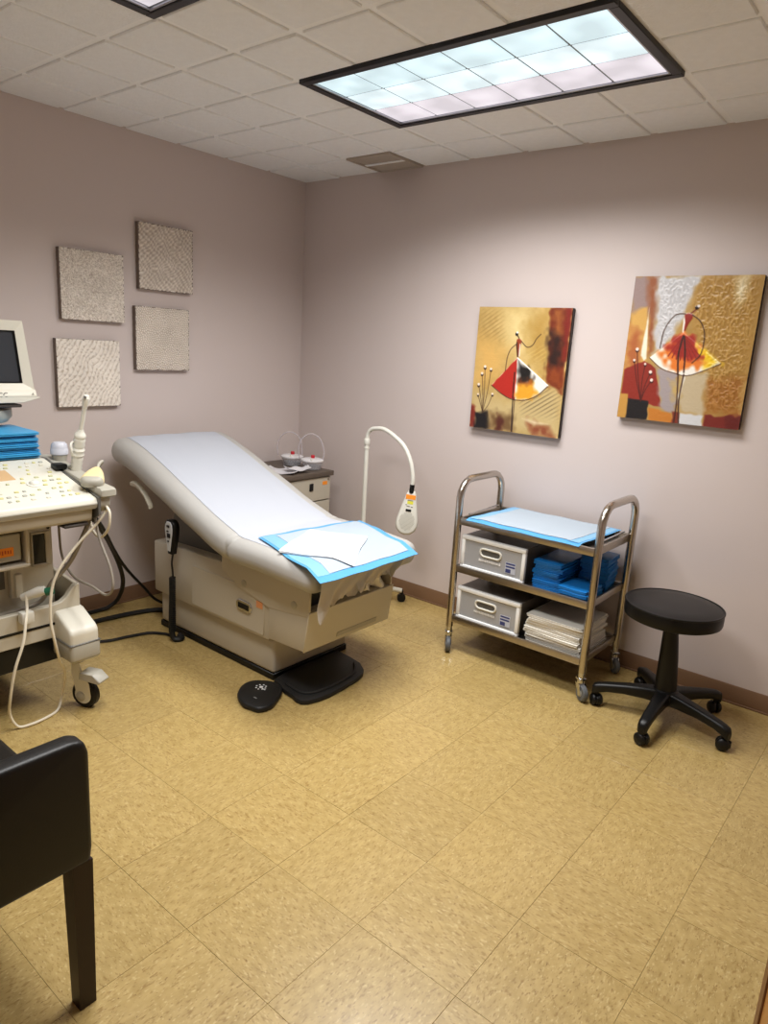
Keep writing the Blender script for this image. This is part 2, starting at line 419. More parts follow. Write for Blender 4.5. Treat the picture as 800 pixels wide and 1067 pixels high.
def vnoise(h, w, n, r=rng, nm=None):
    """smooth value noise, n cells across"""
    m = nm or n; g = r.random((m+2, n+2)); y = np.linspace(0, m, h); x = np.linspace(0, n, w)
    yi = np.minimum(y.astype(int), m-1+1); xi = np.minimum(x.astype(int), n); fy = (y-yi)[:, None]; fx = (x-xi)[None]
    fy = fy*fy*(3-2*fy); fx = fx*fx*(3-2*fx)
    a = g[yi][:, xi]; b = g[yi][:, xi+1]; c = g[yi+1][:, xi]; e = g[yi+1][:, xi+1]
    return (a*(1-fx)+b*fx)*(1-fy)+(c*(1-fx)+e*fx)*fy

def relief_board(yc, zc, kind, label):
    s = .32; n = 132
    t = T('wall_relief_panel', label, 'wall art', (.0, yc, zc-s/2), )
    v, u = np.mgrid[0:1:n*1j, 0:1:n*1j]
    wob = (vnoise(n, n, 9)-.5)
    if kind == 'fibre':
        h = .55*vnoise(n, n, 44)+.45*vnoise(n, n, 64)
        h = np.abs(np.sin(h*9))
    elif kind == 'weave':
        a = np.sin((u+v)*70+wob*5); b = np.sin((u-v)*70+wob*5); h = .45+.22*np.sin((u+v)*95+wob*9)+.18*np.sin((u-v)*60+wob*6)+.5*(vnoise(n, n, 60)-.5)
    elif kind == 'scale':
        ur, vr = u*.5-v*.866, u*.866+v*.5; row = vr*15; off = np.floor(row) % 2*.5; cu = (ur*11+off+wob*1.6) % 1-.5; cv = (row+vnoise(n, n, 6)*1.2) % 1
        h = np.clip(1.15-np.sqrt((cu*1.5)**2+(cv*.95)**2), 0, 1); h = np.clip(h*1.7, 0, .85)+.25*vnoise(n, n, 40)
    else:
        pts = []
        for cx in (0, .25, .5, .75, 1.0):
            for cy in (0, .25, .5, .75, 1.0):
                ox = .125 if int(cy*4) % 2 else 0
                for ring in range(0, 5):
                    k = max(1, ring*6)
                    for q in range(k):
                        a = 2*PI*q/k+ring; r = ring*.033
                        pts.append((cx+ox+r*math.cos(a), cy+r*math.sin(a)))
        pts = np.array(pts)
        keep = []
        for p in pts:
            if all((p[0]-k[0])**2+(p[1]-k[1])**2 > .031**2 for k in keep): keep.append(p)
        pts = np.array(keep); pts = pts[(pts > -.05).all(1) & (pts < 1.05).all(1)]
        d2 = (u[..., None]-pts[:, 0])**2+(v[..., None]-pts[:, 1])**2; d2 = np.sort(np.partition(d2, 1, -1)[..., :2], -1)
        h = np.clip((np.sqrt(d2[..., 1])-np.sqrt(d2[..., 0]))/.022, 0, 1)
    h = np.clip(h, 0, 1)
    c = np.array([182, 168, 155])*(1-h[..., None])+np.array([242, 233, 222])*h[..., None]
    c += (vnoise(n, n, 5)[..., None]-.5)*12
    color_mesh('relief_face', n, n, (.026, yc-s/2, zc+s/2), (0, s, 0), (0, 0, -s), (1, 0, 0), h*.005, linarr(c), relief_m, t, 0)
    # rough dark edge, a ragged frame of little lumps following the border
    m = M(); k = 44
    for side in range(4):
        for q in range(k):
            a0, a1 = -s/2+s*q/k, -s/2+s*(q+1)/k; ex = random.uniform(0, .0012); xx = .026+random.uniform(0, .004)
            if side == 0: m.box(0.001, xx, yc+a0, yc+a1, zc+s/2-.003, zc+s/2+ex)
            if side == 1: m.box(0.001, xx, yc+a0, yc+a1, zc-s/2-ex, zc-s/2+.003)
            if side == 2: m.box(0.001, xx, yc-s/2-ex, yc-s/2+.003, zc+a0, zc+a1)
            if side == 3: m.box(0.001, xx, yc+s/2-.003, yc+s/2+ex, zc+a0, zc+a1)
    P('edge', m, edge_m, t, label='rough dark brown edge')
    P('back_board', M().box(.0005, .025, yc-s/2+.002, yc+s/2-.002, zc-s/2+.002, zc+s/2-.002), edge_m, t)
relief_m = mat('relief_paint', (200, 190, 178), .55, attr='paint')
edge_m = mat('dark_brown_edge', (122, 108, 98), .7, var=(60, .25))
relief_board(-1.008, 1.827, 'weave', 'square beige relief panel of fine diagonal weave, upper right of the four')
relief_board(-1.416, 1.652, 'fibre', 'square beige relief panel of fine crumbly texture, upper left of the four')
relief_board(-1.450, 1.241, 'scale', 'square silvery relief panel of wavy scales, lower left behind the white probe')
relief_board(-1.034, 1.421, 'mosaic', 'square beige relief panel of pebble mosaic circles, lower right of the four')

def homog(src):
    """zoom-pixel corners TL,TR,BR,BL -> unit square"""
    A = []; B = []
    for (x, y), (u, v) in zip(src, ((0, 0), (1, 0), (1, 1), (0, 1))):
        A += [[x, y, 1, 0, 0, 0, -u*x, -u*y], [0, 0, 0, x, y, 1, -v*x, -v*y]]; B += [u, v]
    h = np.linalg.solve(np.array(A, float), np.array(B, float))
    def f(p):
        w = h[6]*p[0]+h[7]*p[1]+1; return ((h[0]*p[0]+h[1]*p[1]+h[2])/w, (h[3]*p[0]+h[4]*p[1]+h[5])/w)
    return f
class Canvas:
    def __init__(s, nu, nv, asp, hm, bg):
        s.nu, s.nv, s.asp, s.f = nu, nv, asp, hm
        v, u = np.mgrid[0:1:nv*1j, 0:1:nu*1j]; s.u, s.v = u, v*asp
        s.c = np.ones((nv, nu, 3))*np.array(bg, float); s.h = np.zeros((nv, nu)); s.px = 1/nu
    def pt(s, p): a = s.f(p); return np.array((a[0], a[1]*s.asp))
    def blend(s, mask, col, lift=0):
        m = mask[..., None]; s.c = s.c*(1-m)+np.array(col, float)*m; s.h += mask*lift
    def poly_sd(s, pts):
        q = [s.pt(p) for p in pts]; n = len(q); ins = np.zeros(s.u.shape, bool); d = np.full(s.u.shape, 9.)
        for i in range(n):
            a, b = q[i], q[(i+1) % n]
            with np.errstate(divide='ignore', invalid='ignore'):
                c = ((a[1] > s.v) != (b[1] > s.v)) & (s.u < (b[0]-a[0])*(s.v-a[1])/(b[1]-a[1]+1e-12)+a[0])
            ins ^= c; d = np.minimum(d, s.seg(a, b))
        return np.where(ins, -d, d)
    def seg(s, a, b):
        e = b-a; t = np.clip(((s.u-a[0])*e[0]+(s.v-a[1])*e[1])/(e@e+1e-12), 0, 1)
        return np.hypot(s.u-a[0]-t*e[0], s.v-a[1]-t*e[1])
    def poly(s, pts, col, soft=1., rough=0, lift=0, op=1):
        d = s.poly_sd(pts)
        if rough: d = d+(vnoise(s.nv, s.nu, 26)-.5)*rough
        s.blend(np.clip(.5-d/(soft*s.px), 0, 1)*op, col, lift)
    def line(s, pts, wd, col, lift=0):
        q = [Vector((*s.pt(p), 0)) for p in pts]
        q = smooth(q, 6) if len(q) > 2 else q
        d = np.full(s.u.shape, 9.)
        for a, b in zip(q[:-1], q[1:]): d = np.minimum(d, s.seg(np.array(a[:2]), np.array(b[:2])))
        s.blend(np.clip(.5+(wd/2-d)/s.px, 0, 1), col, lift)
    def dot(s, p, r, col, lift=0):
        q = s.pt(p); d = np.hypot(s.u-q[0], s.v-q[1]); s.blend(np.clip(.5+(r-d)/s.px, 0, 1), col, lift)
    def mottle(s, n, amt, mask=1):
        s.c = s.c+((vnoise(s.nv, s.nu, n)-.5)*amt*mask)[..., None]
canvas_m = mat('painted_canvas', (200, 170, 110), .42, attr='paint')
cedge_m = mat('canvas_edge', (38, 22, 16), .5)
def hang(name, label, x0, x1, z0, z1, C):
    t = T(name, label, 'painting', ((x0+x1)/2, 0, z0))
    color_mesh('canvas', C.nu, C.nv, (x0, -.034, z1), (x1-x0, 0, 0), (0, 0, z0-z1), (0, -1, 0), C.h, linarr(C.c), canvas_m, t, 0)
    P('stretcher_frame', M().box(x0, x1, -0.0255, -.001, z0, z1, .002, 1), cedge_m, t)

# painting 1
C = Canvas(180, 216, .615/.512, homog([(125, 62), (722, 65), (622, 888), (65, 825)]), (190, 158, 96))
C.mottle(7, 26); C.mottle(30, 14)
C.poly([(280, 60), (440, 60), (430, 250), (460, 420), (300, 300)], (222, 198, 138), 45, .05)
C.poly([(110, 250), (290, 330), (250, 520), (90, 560)], (214, 170, 96), 40, .05)
C.poly([(430, 180), (570, 80), (560, 480), (450, 400)], (178, 142, 72), 35, .08)
C.poly([(70, 600), (330, 660), (640, 560), (640, 880), (60, 820)], (198, 174, 122), 30, .05)
hat = np.clip(np.sin((C.u*.8+C.v*1.2)*120)*2-.4, 0, 1)
for pl, cc in (([(140, 80), (270, 80), (290, 280), (120, 260)], (150, 118, 62)), ([(380, 640), (560, 570), (640, 610), (620, 760), (400, 740)], (92, 74, 46)), ([(420, 330), (560, 300), (560, 420), (440, 400)], (210, 178, 104))):
    d = C.poly_sd(pl); mk = np.clip(-d/(20*C.px)+.3, 0, 1)*hat*.55; C.blend(mk, cc, .0012)
C.poly([(578, 62), (722, 65), (645, 610), (555, 545), (572, 300)], (112, 44, 22), 5, .03, .0008)
C.poly([(600, 70), (660, 70), (640, 260), (600, 240)], (150, 84, 40), 14, .08)
C.poly([(575, 220), (660, 260), (640, 430), (565, 440)], (44, 22, 18), 18, .06)
C.poly([(560, 450), (660, 470), (640, 590), (560, 530)], (136, 62, 26), 14, .06)
C.poly([(680, 70), (720, 66), (672, 400), (655, 390)], (122, 34, 24), 8, .03)
C.poly([(65, 660), (100, 700), (110, 828), (60, 825)], (124, 42, 30), 5, .03)
C.poly([(100, 735), (180, 730), (190, 838), (95, 828)], (22, 18, 20), 6, .03, .001)
C.poly([(190, 735), (330, 750), (340, 855), (190, 838)], (116, 86, 52), 18, .06)
C.poly([(240, 750), (280, 760), (275, 848), (225, 842)], (84, 38, 26), 8, .04)
C.poly([(420, 780), (560, 830), (600, 886), (470, 860)], (140, 74, 46), 14, .06)
C.poly([(400, 770), (560, 800), (480, 800)], (226, 206, 168), 6, .02)
fan = [(370, 385), (203, 563), (262, 612), (320, 645), (375, 655), (440, 648), (505, 615), (562, 562)]
C.poly(fan, (238, 232, 222), 1, 0, .0015)
C.poly([(370, 385), (203, 563), (262, 612), (320, 645), (352, 652)], (178, 40, 30), 1.5, .008)
C.poly([(372, 400), (460, 470), (470, 540), (430, 560), (372, 540)], (26, 22, 22), 8, .05)
C.poly([(360, 545), (450, 530), (500, 610), (440, 645), (362, 650)], (226, 160, 44), 8, .06)
C.poly([(375, 530), (460, 520), (470, 560), (400, 570)], (150, 70, 30), 8, .06, 0, .7)
C.line(fan[1:]+[], .008, (60, 34, 24))
C.line([(370, 388), (562, 560)], .010, (244, 240, 232), .0012)
C.poly([(365, 270), (382, 262), (398, 278), (388, 315), (376, 380), (366, 378), (360, 310)], (146, 62, 34), 1.5, 0, .002)
C.line([(366, 290), (370, 380)], .012, (34, 20, 18))
C.line([(386, 300), (379, 376)], .008, (240, 236, 226))
C.line([(362, 300), (325, 335), (303, 390), (292, 470)], .008, (60, 36, 26), .001)
C.line([(396, 284), (430, 318), (465, 305), (490, 265), (518, 235)], .008, (60, 36, 26), .001)
C.line([(378, 262), (368, 240)], .010, (60, 34, 24))
C.dot((365, 236), .017, (28, 20, 18), .002); C.dot((368, 226), .010, (240, 236, 228))
C.line([(352, 480), (340, 640), (330, 850)], .012, (40, 24, 20), .001); C.line([(352, 640), (345, 720), (334, 850)], .008, (60, 36, 26))
for e, r in (((162, 450), .017), ((200, 465), .015), ((143, 493), .016), ((122, 563), .017), ((118, 625), .012), ((210, 622), .013)):
    C.line([(146, 735), ((146+e[0])/2+4, (735+e[1])/2+10), e], .006, (70, 44, 26)); C.dot((e[0], e[1]+5), r, (44, 22, 18)); C.dot((e[0], e[1]-4), r*.8, (242, 226, 214), .001)
C.h += np.abs(vnoise(216, 180, 60)-.5)*.0012
hang('painting', 'painting with red, black and white skirted dancer, left one beside the trolley handle', 1.343, 1.856, 1.064, 1.682, C)
# painting 2
C = Canvas(190, 222, .615/.52, homog([(135, 42), (792, 22), (650, 800), (40, 748)]), (176, 140, 78))
C.mottle(8, 30)
C.poly([(120, 40), (250, 40), (235, 260), (110, 230)], (150, 128, 124), 10, .04)
C.poly([(200, 40), (250, 40), (225, 420), (195, 440)], (146, 84, 50), 10, .03)
C.poly([(110, 230), (200, 190), (190, 480), (70, 520)], (206, 160, 84), 8, .04)
C.poly([(110, 300), (160, 330), (150, 480), (80, 500)], (170, 96, 52), 18, .06)
C.poly([(205, 195), (188, 455), (176, 466), (160, 440)], (236, 228, 206), 2, .01)
C.poly([(245, 42), (478, 32), (400, 200), (330, 330), (260, 430), (225, 420)], (196, 194, 196), 8, .05)
C.poly([(470, 36), (790, 22), (700, 560), (480, 640), (470, 480), (400, 190)], (172, 132, 66), 9, .05)
C.poly([(480, 560), (680, 540), (655, 735), (470, 725)], (160, 108, 48), 14, .06)
C.poly([(652, 40), (706, 30), (680, 150), (655, 190), (648, 120)], (222, 206, 168), 14, .03)
C.poly([(60, 640), (75, 510), (180, 465), (235, 500), (250, 600), (262, 695), (90, 665)], (138, 42, 30), 2, .012)
C.poly([(248, 500), (350, 520), (340, 720), (262, 715)], (160, 148, 148), 7, .04)
C.poly([(310, 560), (360, 540), (350, 640), (315, 650)], (190, 160, 100), 12, .05)
C.poly([(362, 540), (490, 520), (470, 730), (355, 720)], (190, 172, 140), 8, .04)
C.poly([(375, 540), (384, 540), (352, 660), (348, 640)], (240, 236, 224), 2, .01)
C.poly([(58, 632), (98, 632), (92, 752), (40, 748)], (190, 140, 66), 2, .01)
C.poly([(95, 655), (198, 665), (192, 762), (84, 752)], (24, 20, 22), 2, .012)
C.poly([(200, 700), (320, 722), (318, 772), (194, 760)], (190, 118, 44), 3, .02)
C.poly([(318, 716), (358, 722), (354, 776), (316, 772)], (120, 50, 34), 3, .02)
C.poly([(358, 724), (480, 730), (462, 784), (352, 776)], (206, 206, 208), 3, .03)
C.poly([(485, 730), (672, 728), (650, 800), (470, 786)], (116, 36, 28), 3, .03)
C.poly([(590, 735), (665, 730), (650, 800), (580, 794)], (98, 28, 24), 3, .03)
mk1 = np.clip(-C.poly_sd([(250, 44), (470, 36), (330, 330), (240, 430)])/(14*C.px)+.2, 0, 1)
mk2 = np.clip(-C.poly_sd([(470, 40), (780, 30), (660, 720), (480, 710), (480, 500), (410, 200)])/(14*C.px)+.2, 0, 1)
rt = np.abs(.6*vnoise(222, 190, 62, nm=50)+.4*vnoise(222, 190, 30)-.5)*2; rt = np.clip(1-rt*3, 0, 1)
C.h += rt*(mk1+mk2)*.0022; C.c += (rt*(mk1*22+mk2*26))[..., None]-(mk1*8+mk2*12)[..., None]
C.poly([(372, 380), (392, 240), (378, 250)], (236, 230, 220), 2)
fan = [(378, 322), (205, 450), (250, 492), (285, 512), (330, 524), (372, 536), (412, 533), (450, 520), (490, 505), (530, 488), (566, 472)]
C.poly(fan, (240, 234, 224), 1, 0, .0015)
C.poly([(430, 350), (566, 472), (480, 506), (440, 440)], (236, 196, 40), 8, .05)
C.poly([(378, 322), (255, 425), (300, 480), (340, 505), (450, 500), (480, 450), (440, 360)], (222, 120, 44), 9, .08)
C.poly([(378, 322), (290, 400), (330, 455), (420, 480), (462, 440), (430, 355)], (158, 38, 26), 6, .07)
for k in range(9):
    C.line([(378, 335), (300+k*20, 440+20*math.sin(k*.4))], .010, (138, 34, 24))
C.line([(376, 340), (352, 430), (348, 530)], .014, (46, 20, 16)); C.line([(382, 340), (385, 430), (378, 520)], .012, (46, 20, 16))
C.line(fan[1:], .006, (80, 52, 36))
C.poly([(384, 232), (402, 222), (424, 228), (424, 248), (404, 274), (386, 310), (378, 312), (386, 270)], (142, 38, 28), 1.5, 0, .002)
C.line([(380, 255), (374, 318)], .010, (238, 232, 224))
C.line([(412, 226), (440, 205)], .010, (110, 40, 28)); C.dot((446, 194), .016, (40, 22, 18), .002); C.dot((455, 186), .011, (242, 232, 224))
C.line([(390, 226), (340, 232), (300, 275), (275, 325), (258, 400)], .0085, (66, 42, 28), .001)
C.line([(424, 232), (462, 262), (482, 315), (478, 375), (462, 430), (420, 472)], .0085, (66, 42, 28), .001)
C.line([(350, 500), (346, 600), (340, 680), (326, 770)], .011, (60, 30, 24), .001); C.line([(378, 530), (352, 660), (350, 775)], .011, (60, 30, 24), .001)
for e, r in (((143, 412), .016), ((128, 467), .012), ((183, 485), .011), ((210, 525), .016), ((215, 565), .015)):
    C.line([(160, 668), ((158+e[0])/2-4, (660+e[1])/2), e], .007, (74, 24, 20)); C.dot((e[0], e[1]+4), r, (60, 22, 20)); C.dot((e[0], e[1]-3), r*.85, (240, 220, 208), .001)
C.h += np.abs(vnoise(222, 190, 60)-.5)*.001
hang('painting', 'painting with red and yellow skirted dancer, right one above the black stool', 2.135, 2.655, 1.202, 1.82, C)

# ------------------------------------------------------------------ exam table
def rrect(w, h, r, k=5):
    """rounded rectangle ring (y, n) centred on 0, half sizes w, h"""
    r = min(r, w*.98, h*.98); out = []
    for cx, cy, a0 in ((w-r, h-r, 0), (-w+r, h-r, 90), (-w+r, -h+r, 180), (w-r, -h+r, 270)):
        for i in range(k+1):
            a = math.radians(a0+90*i/k); out.append((cx+r*math.cos(a), cy+r*math.sin(a)))
    return out
def cushion(path, th, hw, yc, r, sub=5, er=.05, ers=None):
    Pp = smooth([Vector((x, 0, z)) for x, z in path], sub)
    ln = [0]
    for a, b in zip(Pp[:-1], Pp[1:]): ln.append(ln[-1]+(b-a).length)
    Lt = ln[-1]; rings = []
    st = []
    for a in (0, 12, 30, 50, 70): st.append((er*(1-math.sin(math.radians(a))), math.cos(math.radians(a))))
    # stations: near the ends add rounding stations
    def at(s):
        s = max(0, min(Lt, s))
        for i in range(len(ln)-1):
            if s <= ln[i+1]+1e-9: t = (s-ln[i])/(ln[i+1]-ln[i]); return Pp[i].lerp(Pp[i+1], t), (Pp[i+1]-Pp[i]).normalized()
    S_ = [(er*(1-math.cos(math.radians(a))), er*(1-math.sin(math.radians(a)))) for a in (0, 10, 25, 42, 60, 76, 90)]
    stations = [(s, ins) for s, ins in S_]
    n = 14
    for i in range(1, n): stations.append((er+(Lt-2*er)*i/n, 0))
    stations += [(Lt-s, ins) for s, ins in reversed(S_)]
    for s, ins in stations:
        p, t = at(s); nz = Vector((-t.z, 0, t.x))
        if nz.z < 0: nz = -nz
        wv = .0015*math.sin(s*23)
        ring = [(p+nz*(b)+Vector((0, yc+a, 0)))[:] for a, b in rrect(hw-ins+wv, th/2-ins*.8+wv*.3, r)]
        rings.append(ring)
    return M().loft(rings)
YC = -1.078
et = T('exam_table', 'beige and grey medical exam table with raised backrest', 'exam table', (.85, YC, 0))
P('plinth', M().box(.403, 1.256, -1.318, -.842, 0, .03, .003, 1), black_m, et)
P('lower_base', M().box(.405, 1.255, -1.315, -.845, .03, .186, .014, 3), beige_m, et)
P('upper_base', M().prism([(.382, .19), (1.243, .19), (1.243, .47), (.90, .47), (.382, .452)], 'y', -1.338, -.822, .010, 2), beige_m, et)
SKP = [(.93, .44), (1.06, .385), (1.25, .345), (1.49, .370), (1.492, .50), (.93, .51)]
sp = P('skirt', M().prism(SKP, 'y', -1.3465, -1.335, .003, 1), beige_m, et)
P('skirt', M().prism(SKP, 'y', -.825, -.8135, .003, 1), beige_m, et)
for x, z in ((1.085, .412), (1.402, .403)):
    P('screw_cap', M().lathe([(.017, 0), (.017, .002), (.013, .0035), (0, .004)], (0, 0, 0), 18, frame_mx((x, -1.3462, z), (1, 0, 0), (0, 0, 1))), greyp_m, sp)
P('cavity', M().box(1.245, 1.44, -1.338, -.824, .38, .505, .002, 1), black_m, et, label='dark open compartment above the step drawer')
sd = P('step_drawer', M().prism([(1.247, .205), (1.462, .213), (1.484, .392), (1.247, .392)], 'y', -1.345, -.81, .005, 2), beige_m, et)
P('front_panel', M().prism([(1.465, .2135), (1.472, .213), (1.494, .392), (1.487, .3925)], 'y', -1.352, -.803, .003, 1), beige2_m, sd)
P('handle_recess', M().prism([(1.4715, .232), (1.4765, .232), (1.4792, .252), (1.4745, .252)], 'y', -1.16, -.90), greyp_m, sd)
# bits inside the open compartment
P('glove_bundle', M().sheet(10, 6, lambda u, v: (1.46+.02*math.sin(u*9+v*3), -1.0+.14*u, .395+.06*v+.008*math.sin(u*14)), (.012, 0, .002)), whitecloth_m, et)
dr = P('side_drawer', M().box(.70, 1.215, -1.3415, -1.336, .205, .40, .002, 1), beige_m, et)
hx, hz_ = 1.085, .307
hm = frame_mx((hx, -1.3425, hz_), (1, 0, -.03), (0, -.0, 1))
def oval(w, h, k=8):
    return [(-w+h+h*math.cos(a), h*math.sin(a)) for a in [PI/2+PI*i/k for i in range(k+1)]]+[(w-h+h*math.cos(a), h*math.sin(a)) for a in [-PI/2+PI*i/k for i in range(k+1)]]
P('drawer_pull', M().prism(oval(.052, .024), 'z', -.003, .006, .002, 1, hm), chrome_m, dr)
P('pull_slot', M().box(-.036, .036, -.014, .012, .004, .0085, .003, 1, hm), black_m, dr)
st = P('orange_sticker', M().box(1.165, 1.205, -1.3432, -1.341, .325, .355), mat('faded_orange_sticker', (222, 150, 100), .6), dr)
P('frame_rail', M().prism([(.42, .48), (.50, .66), (.56, .66), (1.0, .50), (1.4, .50), (1.4, .46), (.42, .45)], 'y', -1.28, -.88, .004, 1), dgrey_m, et)
bk = P('backrest', cushion([(.125, .875), (.22, .864), (.34, .828), (.48, .776), (.70, .690), (.92, .607), (1.075, .562)], .128, .345, YC, .060), upho_m, et)
P('seat', cushion([(1.03, .566), (1.2, .566), (1.40, .560), (1.575, .548)], .112, .347, YC, .054, er=.052), upho_m, et)
P('crease_fold', cushion([(.99, .596), (1.05, .584), (1.10, .580)], .088, .338, YC, .04, er=.03), upho_m, et)
P('release_handle', M().loft([[(x, -1.38-d, z+e) for d, e in ((0, 0), (.02, -.004), (.024, .012), (.0, .018))] for x, z in ((.285, .722), (.33, .722), (.37, .706), (.405, .68), (.43, .652), (.445, .632))]), beige2_m, et)

# paper strip on the table: follows the real cushion surface
from mathutils.bvhtree import BVHTree
_vs = []; _fs = []
bpy.context.view_layer.update()
for o in et.children:
    if o.name.split('.')[0] in ('backrest', 'seat', 'crease_fold'):
        k = len(_vs); _vs += [o.data.vertices[i].co+Vector(et.location) for i in range(len(o.data.vertices))]
        _fs += [[i+k for i in p.vertices] for p in o.data.polygons]
BV = BVHTree.FromPolygons(_vs, _fs)
def surf(x, y):
    h = BV.ray_cast(Vector((x, y, 3)), Vector((0, 0, -1)))
    return h[0].z if h[0] is not None else None
def top_z(x, y=-1.08):
    z = surf(min(max(x, .14), 1.565), min(max(y, -1.405), -.752))
    return z-.35*max(0, .14-x)
t = T('exam_paper', 'long white paper sheet laid over the exam table, torn end hanging in front', 'paper', (.85, YC, .62))
def paper_fn(u, v):
    x = .128+1.462*u; y = -1.352+.535*v
    y += .010*math.sin(u*5+1)*(1-v)
    k = .012 if .05 < v < .95 else .002
    z = max(top_z(x+dx, y+dy) for dx in (-k, 0, k) for dy in (-k, 0, k))+.0018
    if x > 1.56: z -= (x-1.56)*.6
    z += (.0012*(1+math.sin(v*19+u*5))+.0008*(1+math.sin(u*40)))*min(1, 8*min(v, 1-v))
    return (x, y, z)
P('top_sheet', M().sheet(90, 24, paper_fn, (0, 0, -.0012)), paper_m, t)
def hang_fn(u, v):   # u across y, v down
    y = -1.40+.53*u-.02*v
    edge = [.165, .185, .175, .130, .118, .105, .112, .095, .105, .090, .084, .095, .078, .07, .072, .058, .05, .05]
    k = u*(len(edge)-1); i = min(int(k), len(edge)-2); L = edge[i]+(edge[i+1]-edge[i])*(k-i)
    L += .006*math.sin(u*70)+.004*math.sin(u*131)
    z = .578-L*v; x = 1.606+.014*math.sin(u*14+v*2)*v+.010*math.sin(u*31+v*7)*v-.01*v
    return (x, y, z)
P('hanging_end', M().sheet(70, 14, hang_fn, (-.0012, 0, 0)), mat('exam_paper_shaded', (200, 192, 180), .85, bump=(30, .5, .004)), t, label='torn crumpled paper end')  # white paper of the same roll, its brownish shade put into the colour

# underpad on the foot of the table
A, B, Cc, D = (1.150, -1.325), (1.195, -.722), (1.668, -.875), (1.662, -1.468)
def bil(u, v): return tuple((1-u)*(1-v)*a+u*(1-v)*d+u*v*c+(1-u)*v*b for a, b, c, d in zip(A, B, Cc, D))
def pad_z(x, y):
    z = max(top_z(min(x, 1.54), y), .612)+.009
    if x > 1.56: z -= (x-1.56)*.28
    return z+.002*math.sin(x*21+y*9)+.0015*math.sin(y*33)
def pad_fn(u0, u1, v0, v1, lift):
    def f(u, v):
        x, y = bil(u0+(u1-u0)*u, v0+(v1-v0)*v); return (x, y, pad_z(x, y)+lift)
    return f
t = T('underpad', 'white absorbent underpad with light blue border on the foot of the exam table', 'underpad', (1.38, -1.07, .63))
P('blue_backing', M().sheet(26, 26, pad_fn(0, 1, 0, 1, 0), (0, 0, -.0015)), bluefilm_m, t)
P('side_film', M().sheet(24, 5, pad_fn(.02, .93, .02, .15, .0012), (0, 0, -.001)), palefilm_m, t, label='paler blue film strip')
P('absorbent_core', M().sheet(26, 22, pad_fn(.05, .925, .13, .94, .003), (0, 0, -.0025)), core_m, t)
# folded white sheets on it
t = T('paper_pile', 'small pile of plain white folded paper lying on the blue bordered underpad', 'paper', (1.37, -1.14, .65))
Q = [(1.352, -1.392), (1.215, -1.085), (1.435, -.948), (1.628, -1.252)]
def q_fn(lift, tw, sh=0):
    def f(u, v):
        x, y = [(1-u)*(1-v)*a+u*(1-v)*d+u*v*c+(1-u)*v*b for a, b, c, d in zip(*Q)]
        x += tw*(y+1.14)+sh; y -= tw*(x-1.37)
        return (x, y, pad_z(x, y)+lift+.004*(u-.5)**2)
    return f
for k in range(3): P('sheet', M().sheet(12, 12, q_fn(.0056+k*.0024, (k-1)*.02, k*.002), (0, 0, -.0018)), whitesheet_m, t)

# hand control hanging on the table side
t = T('hand_control', 'black and grey wired hand control hanging on the side of the exam table', 'remote control', (.615, -1.40, 0))
ho = (.617, -1.385, .53); hmx = frame_mx(ho, (1, 0, .0), (0, 0, 1))  # local z faces -y
def drop(s, zz=0):
    return [(s*a, b) for a, b in ((0, .082), (.020, .080), (.034, .066), (.039, .044), (.036, .015), (.028, -.02), (.020, -.055), (.014, -.085), (-.014, -.085), (-.020, -.055), (-.028, -.02), (-.036, .015), (-.039, .044), (-.034, .066), (-.020, .080))]
bd = P('body', M().prism(drop(1), 'z', -.012, .022, .006, 2, hmx), black_m, t)
P('face_plate', M().prism([(a*.74, b*.86+.004) for a, b in drop(1)], 'z', .020, .026, .003, 1, hmx), mat('pale_grey_plate', (196, 198, 200), .4), bd)
for bx, bz, w, h in ((0, .052, .011, .006), (-.004, .028, .008, .004), (.004, .008, .013, .011), (0, -.02, .006, .004)):
    P('button', M().box(bx-w, bx+w, bz-h, bz+h, .025, .0295, .002, 1, hmx), black_m, bd)
P('cord', M().tube([(.617, -1.385, .45), (.612, -1.39, .40), (.618, -1.39, .35), (.622, -1.392, .32)], .0045, 8, 6), black_m, t)
P('coiled_cord', M().tube([(.618, -1.392, .33), (.616, -1.394, .24), (.612, -1.396, .12), (.612, -1.396, .05)], .0135, 10, 6)
  .tube([(.618+.0138*math.cos(a*.9), -1.393+.0138*math.sin(a*.9), .33-.28*a/200) for a in range(0, 200)], .0035, 5), rubber_m, t)
P('cord_end', M().tube([(.612, -1.396, .06), (.622, -1.392, .02), (.640, -1.372, .012), (.63, -1.35, .012), (.60, -1.345, .014)], .014, 8, 6), rubber_m, t)

# foot control
t = T('foot_control', 'black rubber foot pedal pad on floor below the exam table step', 'foot pedal', (1.4, -1.25, 0))
lob = [(1.327, -1.347), (1.379, -1.367), (1.43, -1.372), (1.467, -1.383), (1.495, -1.38), (1.515, -1.36), (1.53, -1.31), (1.537, -1.249), (1.532, -1.15), (1.524, -1.066), (1.51, -1.01), (1.485, -.975), (1.434, -.94), (1.36, -.925), (1.265, -.915), (1.262, -1.0), (1.262, -1.259), (1.28, -1.335)]
sm = [(p.x, p.y) for p in smooth([Vector((a, b, 0)) for a, b in [(1.225, -1.466), (1.222, -1.42), (1.24, -1.388), (1.286, -1.353), (1.345, -1.352), (1.385, -1.385), (1.418, -1.443), (1.440, -1.495), (1.425, -1.545), (1.39, -1.555), (1.348, -1.562), (1.30, -1.545), (1.262, -1.52)]], 3, True)]
b_ = P('base_pad', M().prism(lob, 'z', 0, .024, .008, 2), rubber_m, t)
P('raised_rim', M().tube([(1.35, -1.33, .0265), (1.46, -1.335, .0265), (1.50, -1.25, .0265), (1.49, -1.06, .0265), (1.42, -.97, .0265)], .006, 8, 6), rubber_m, b_)
pd = P('pedal', M().prism(sm, 'z', 0, .026, .010, 3), rubber_m, t)
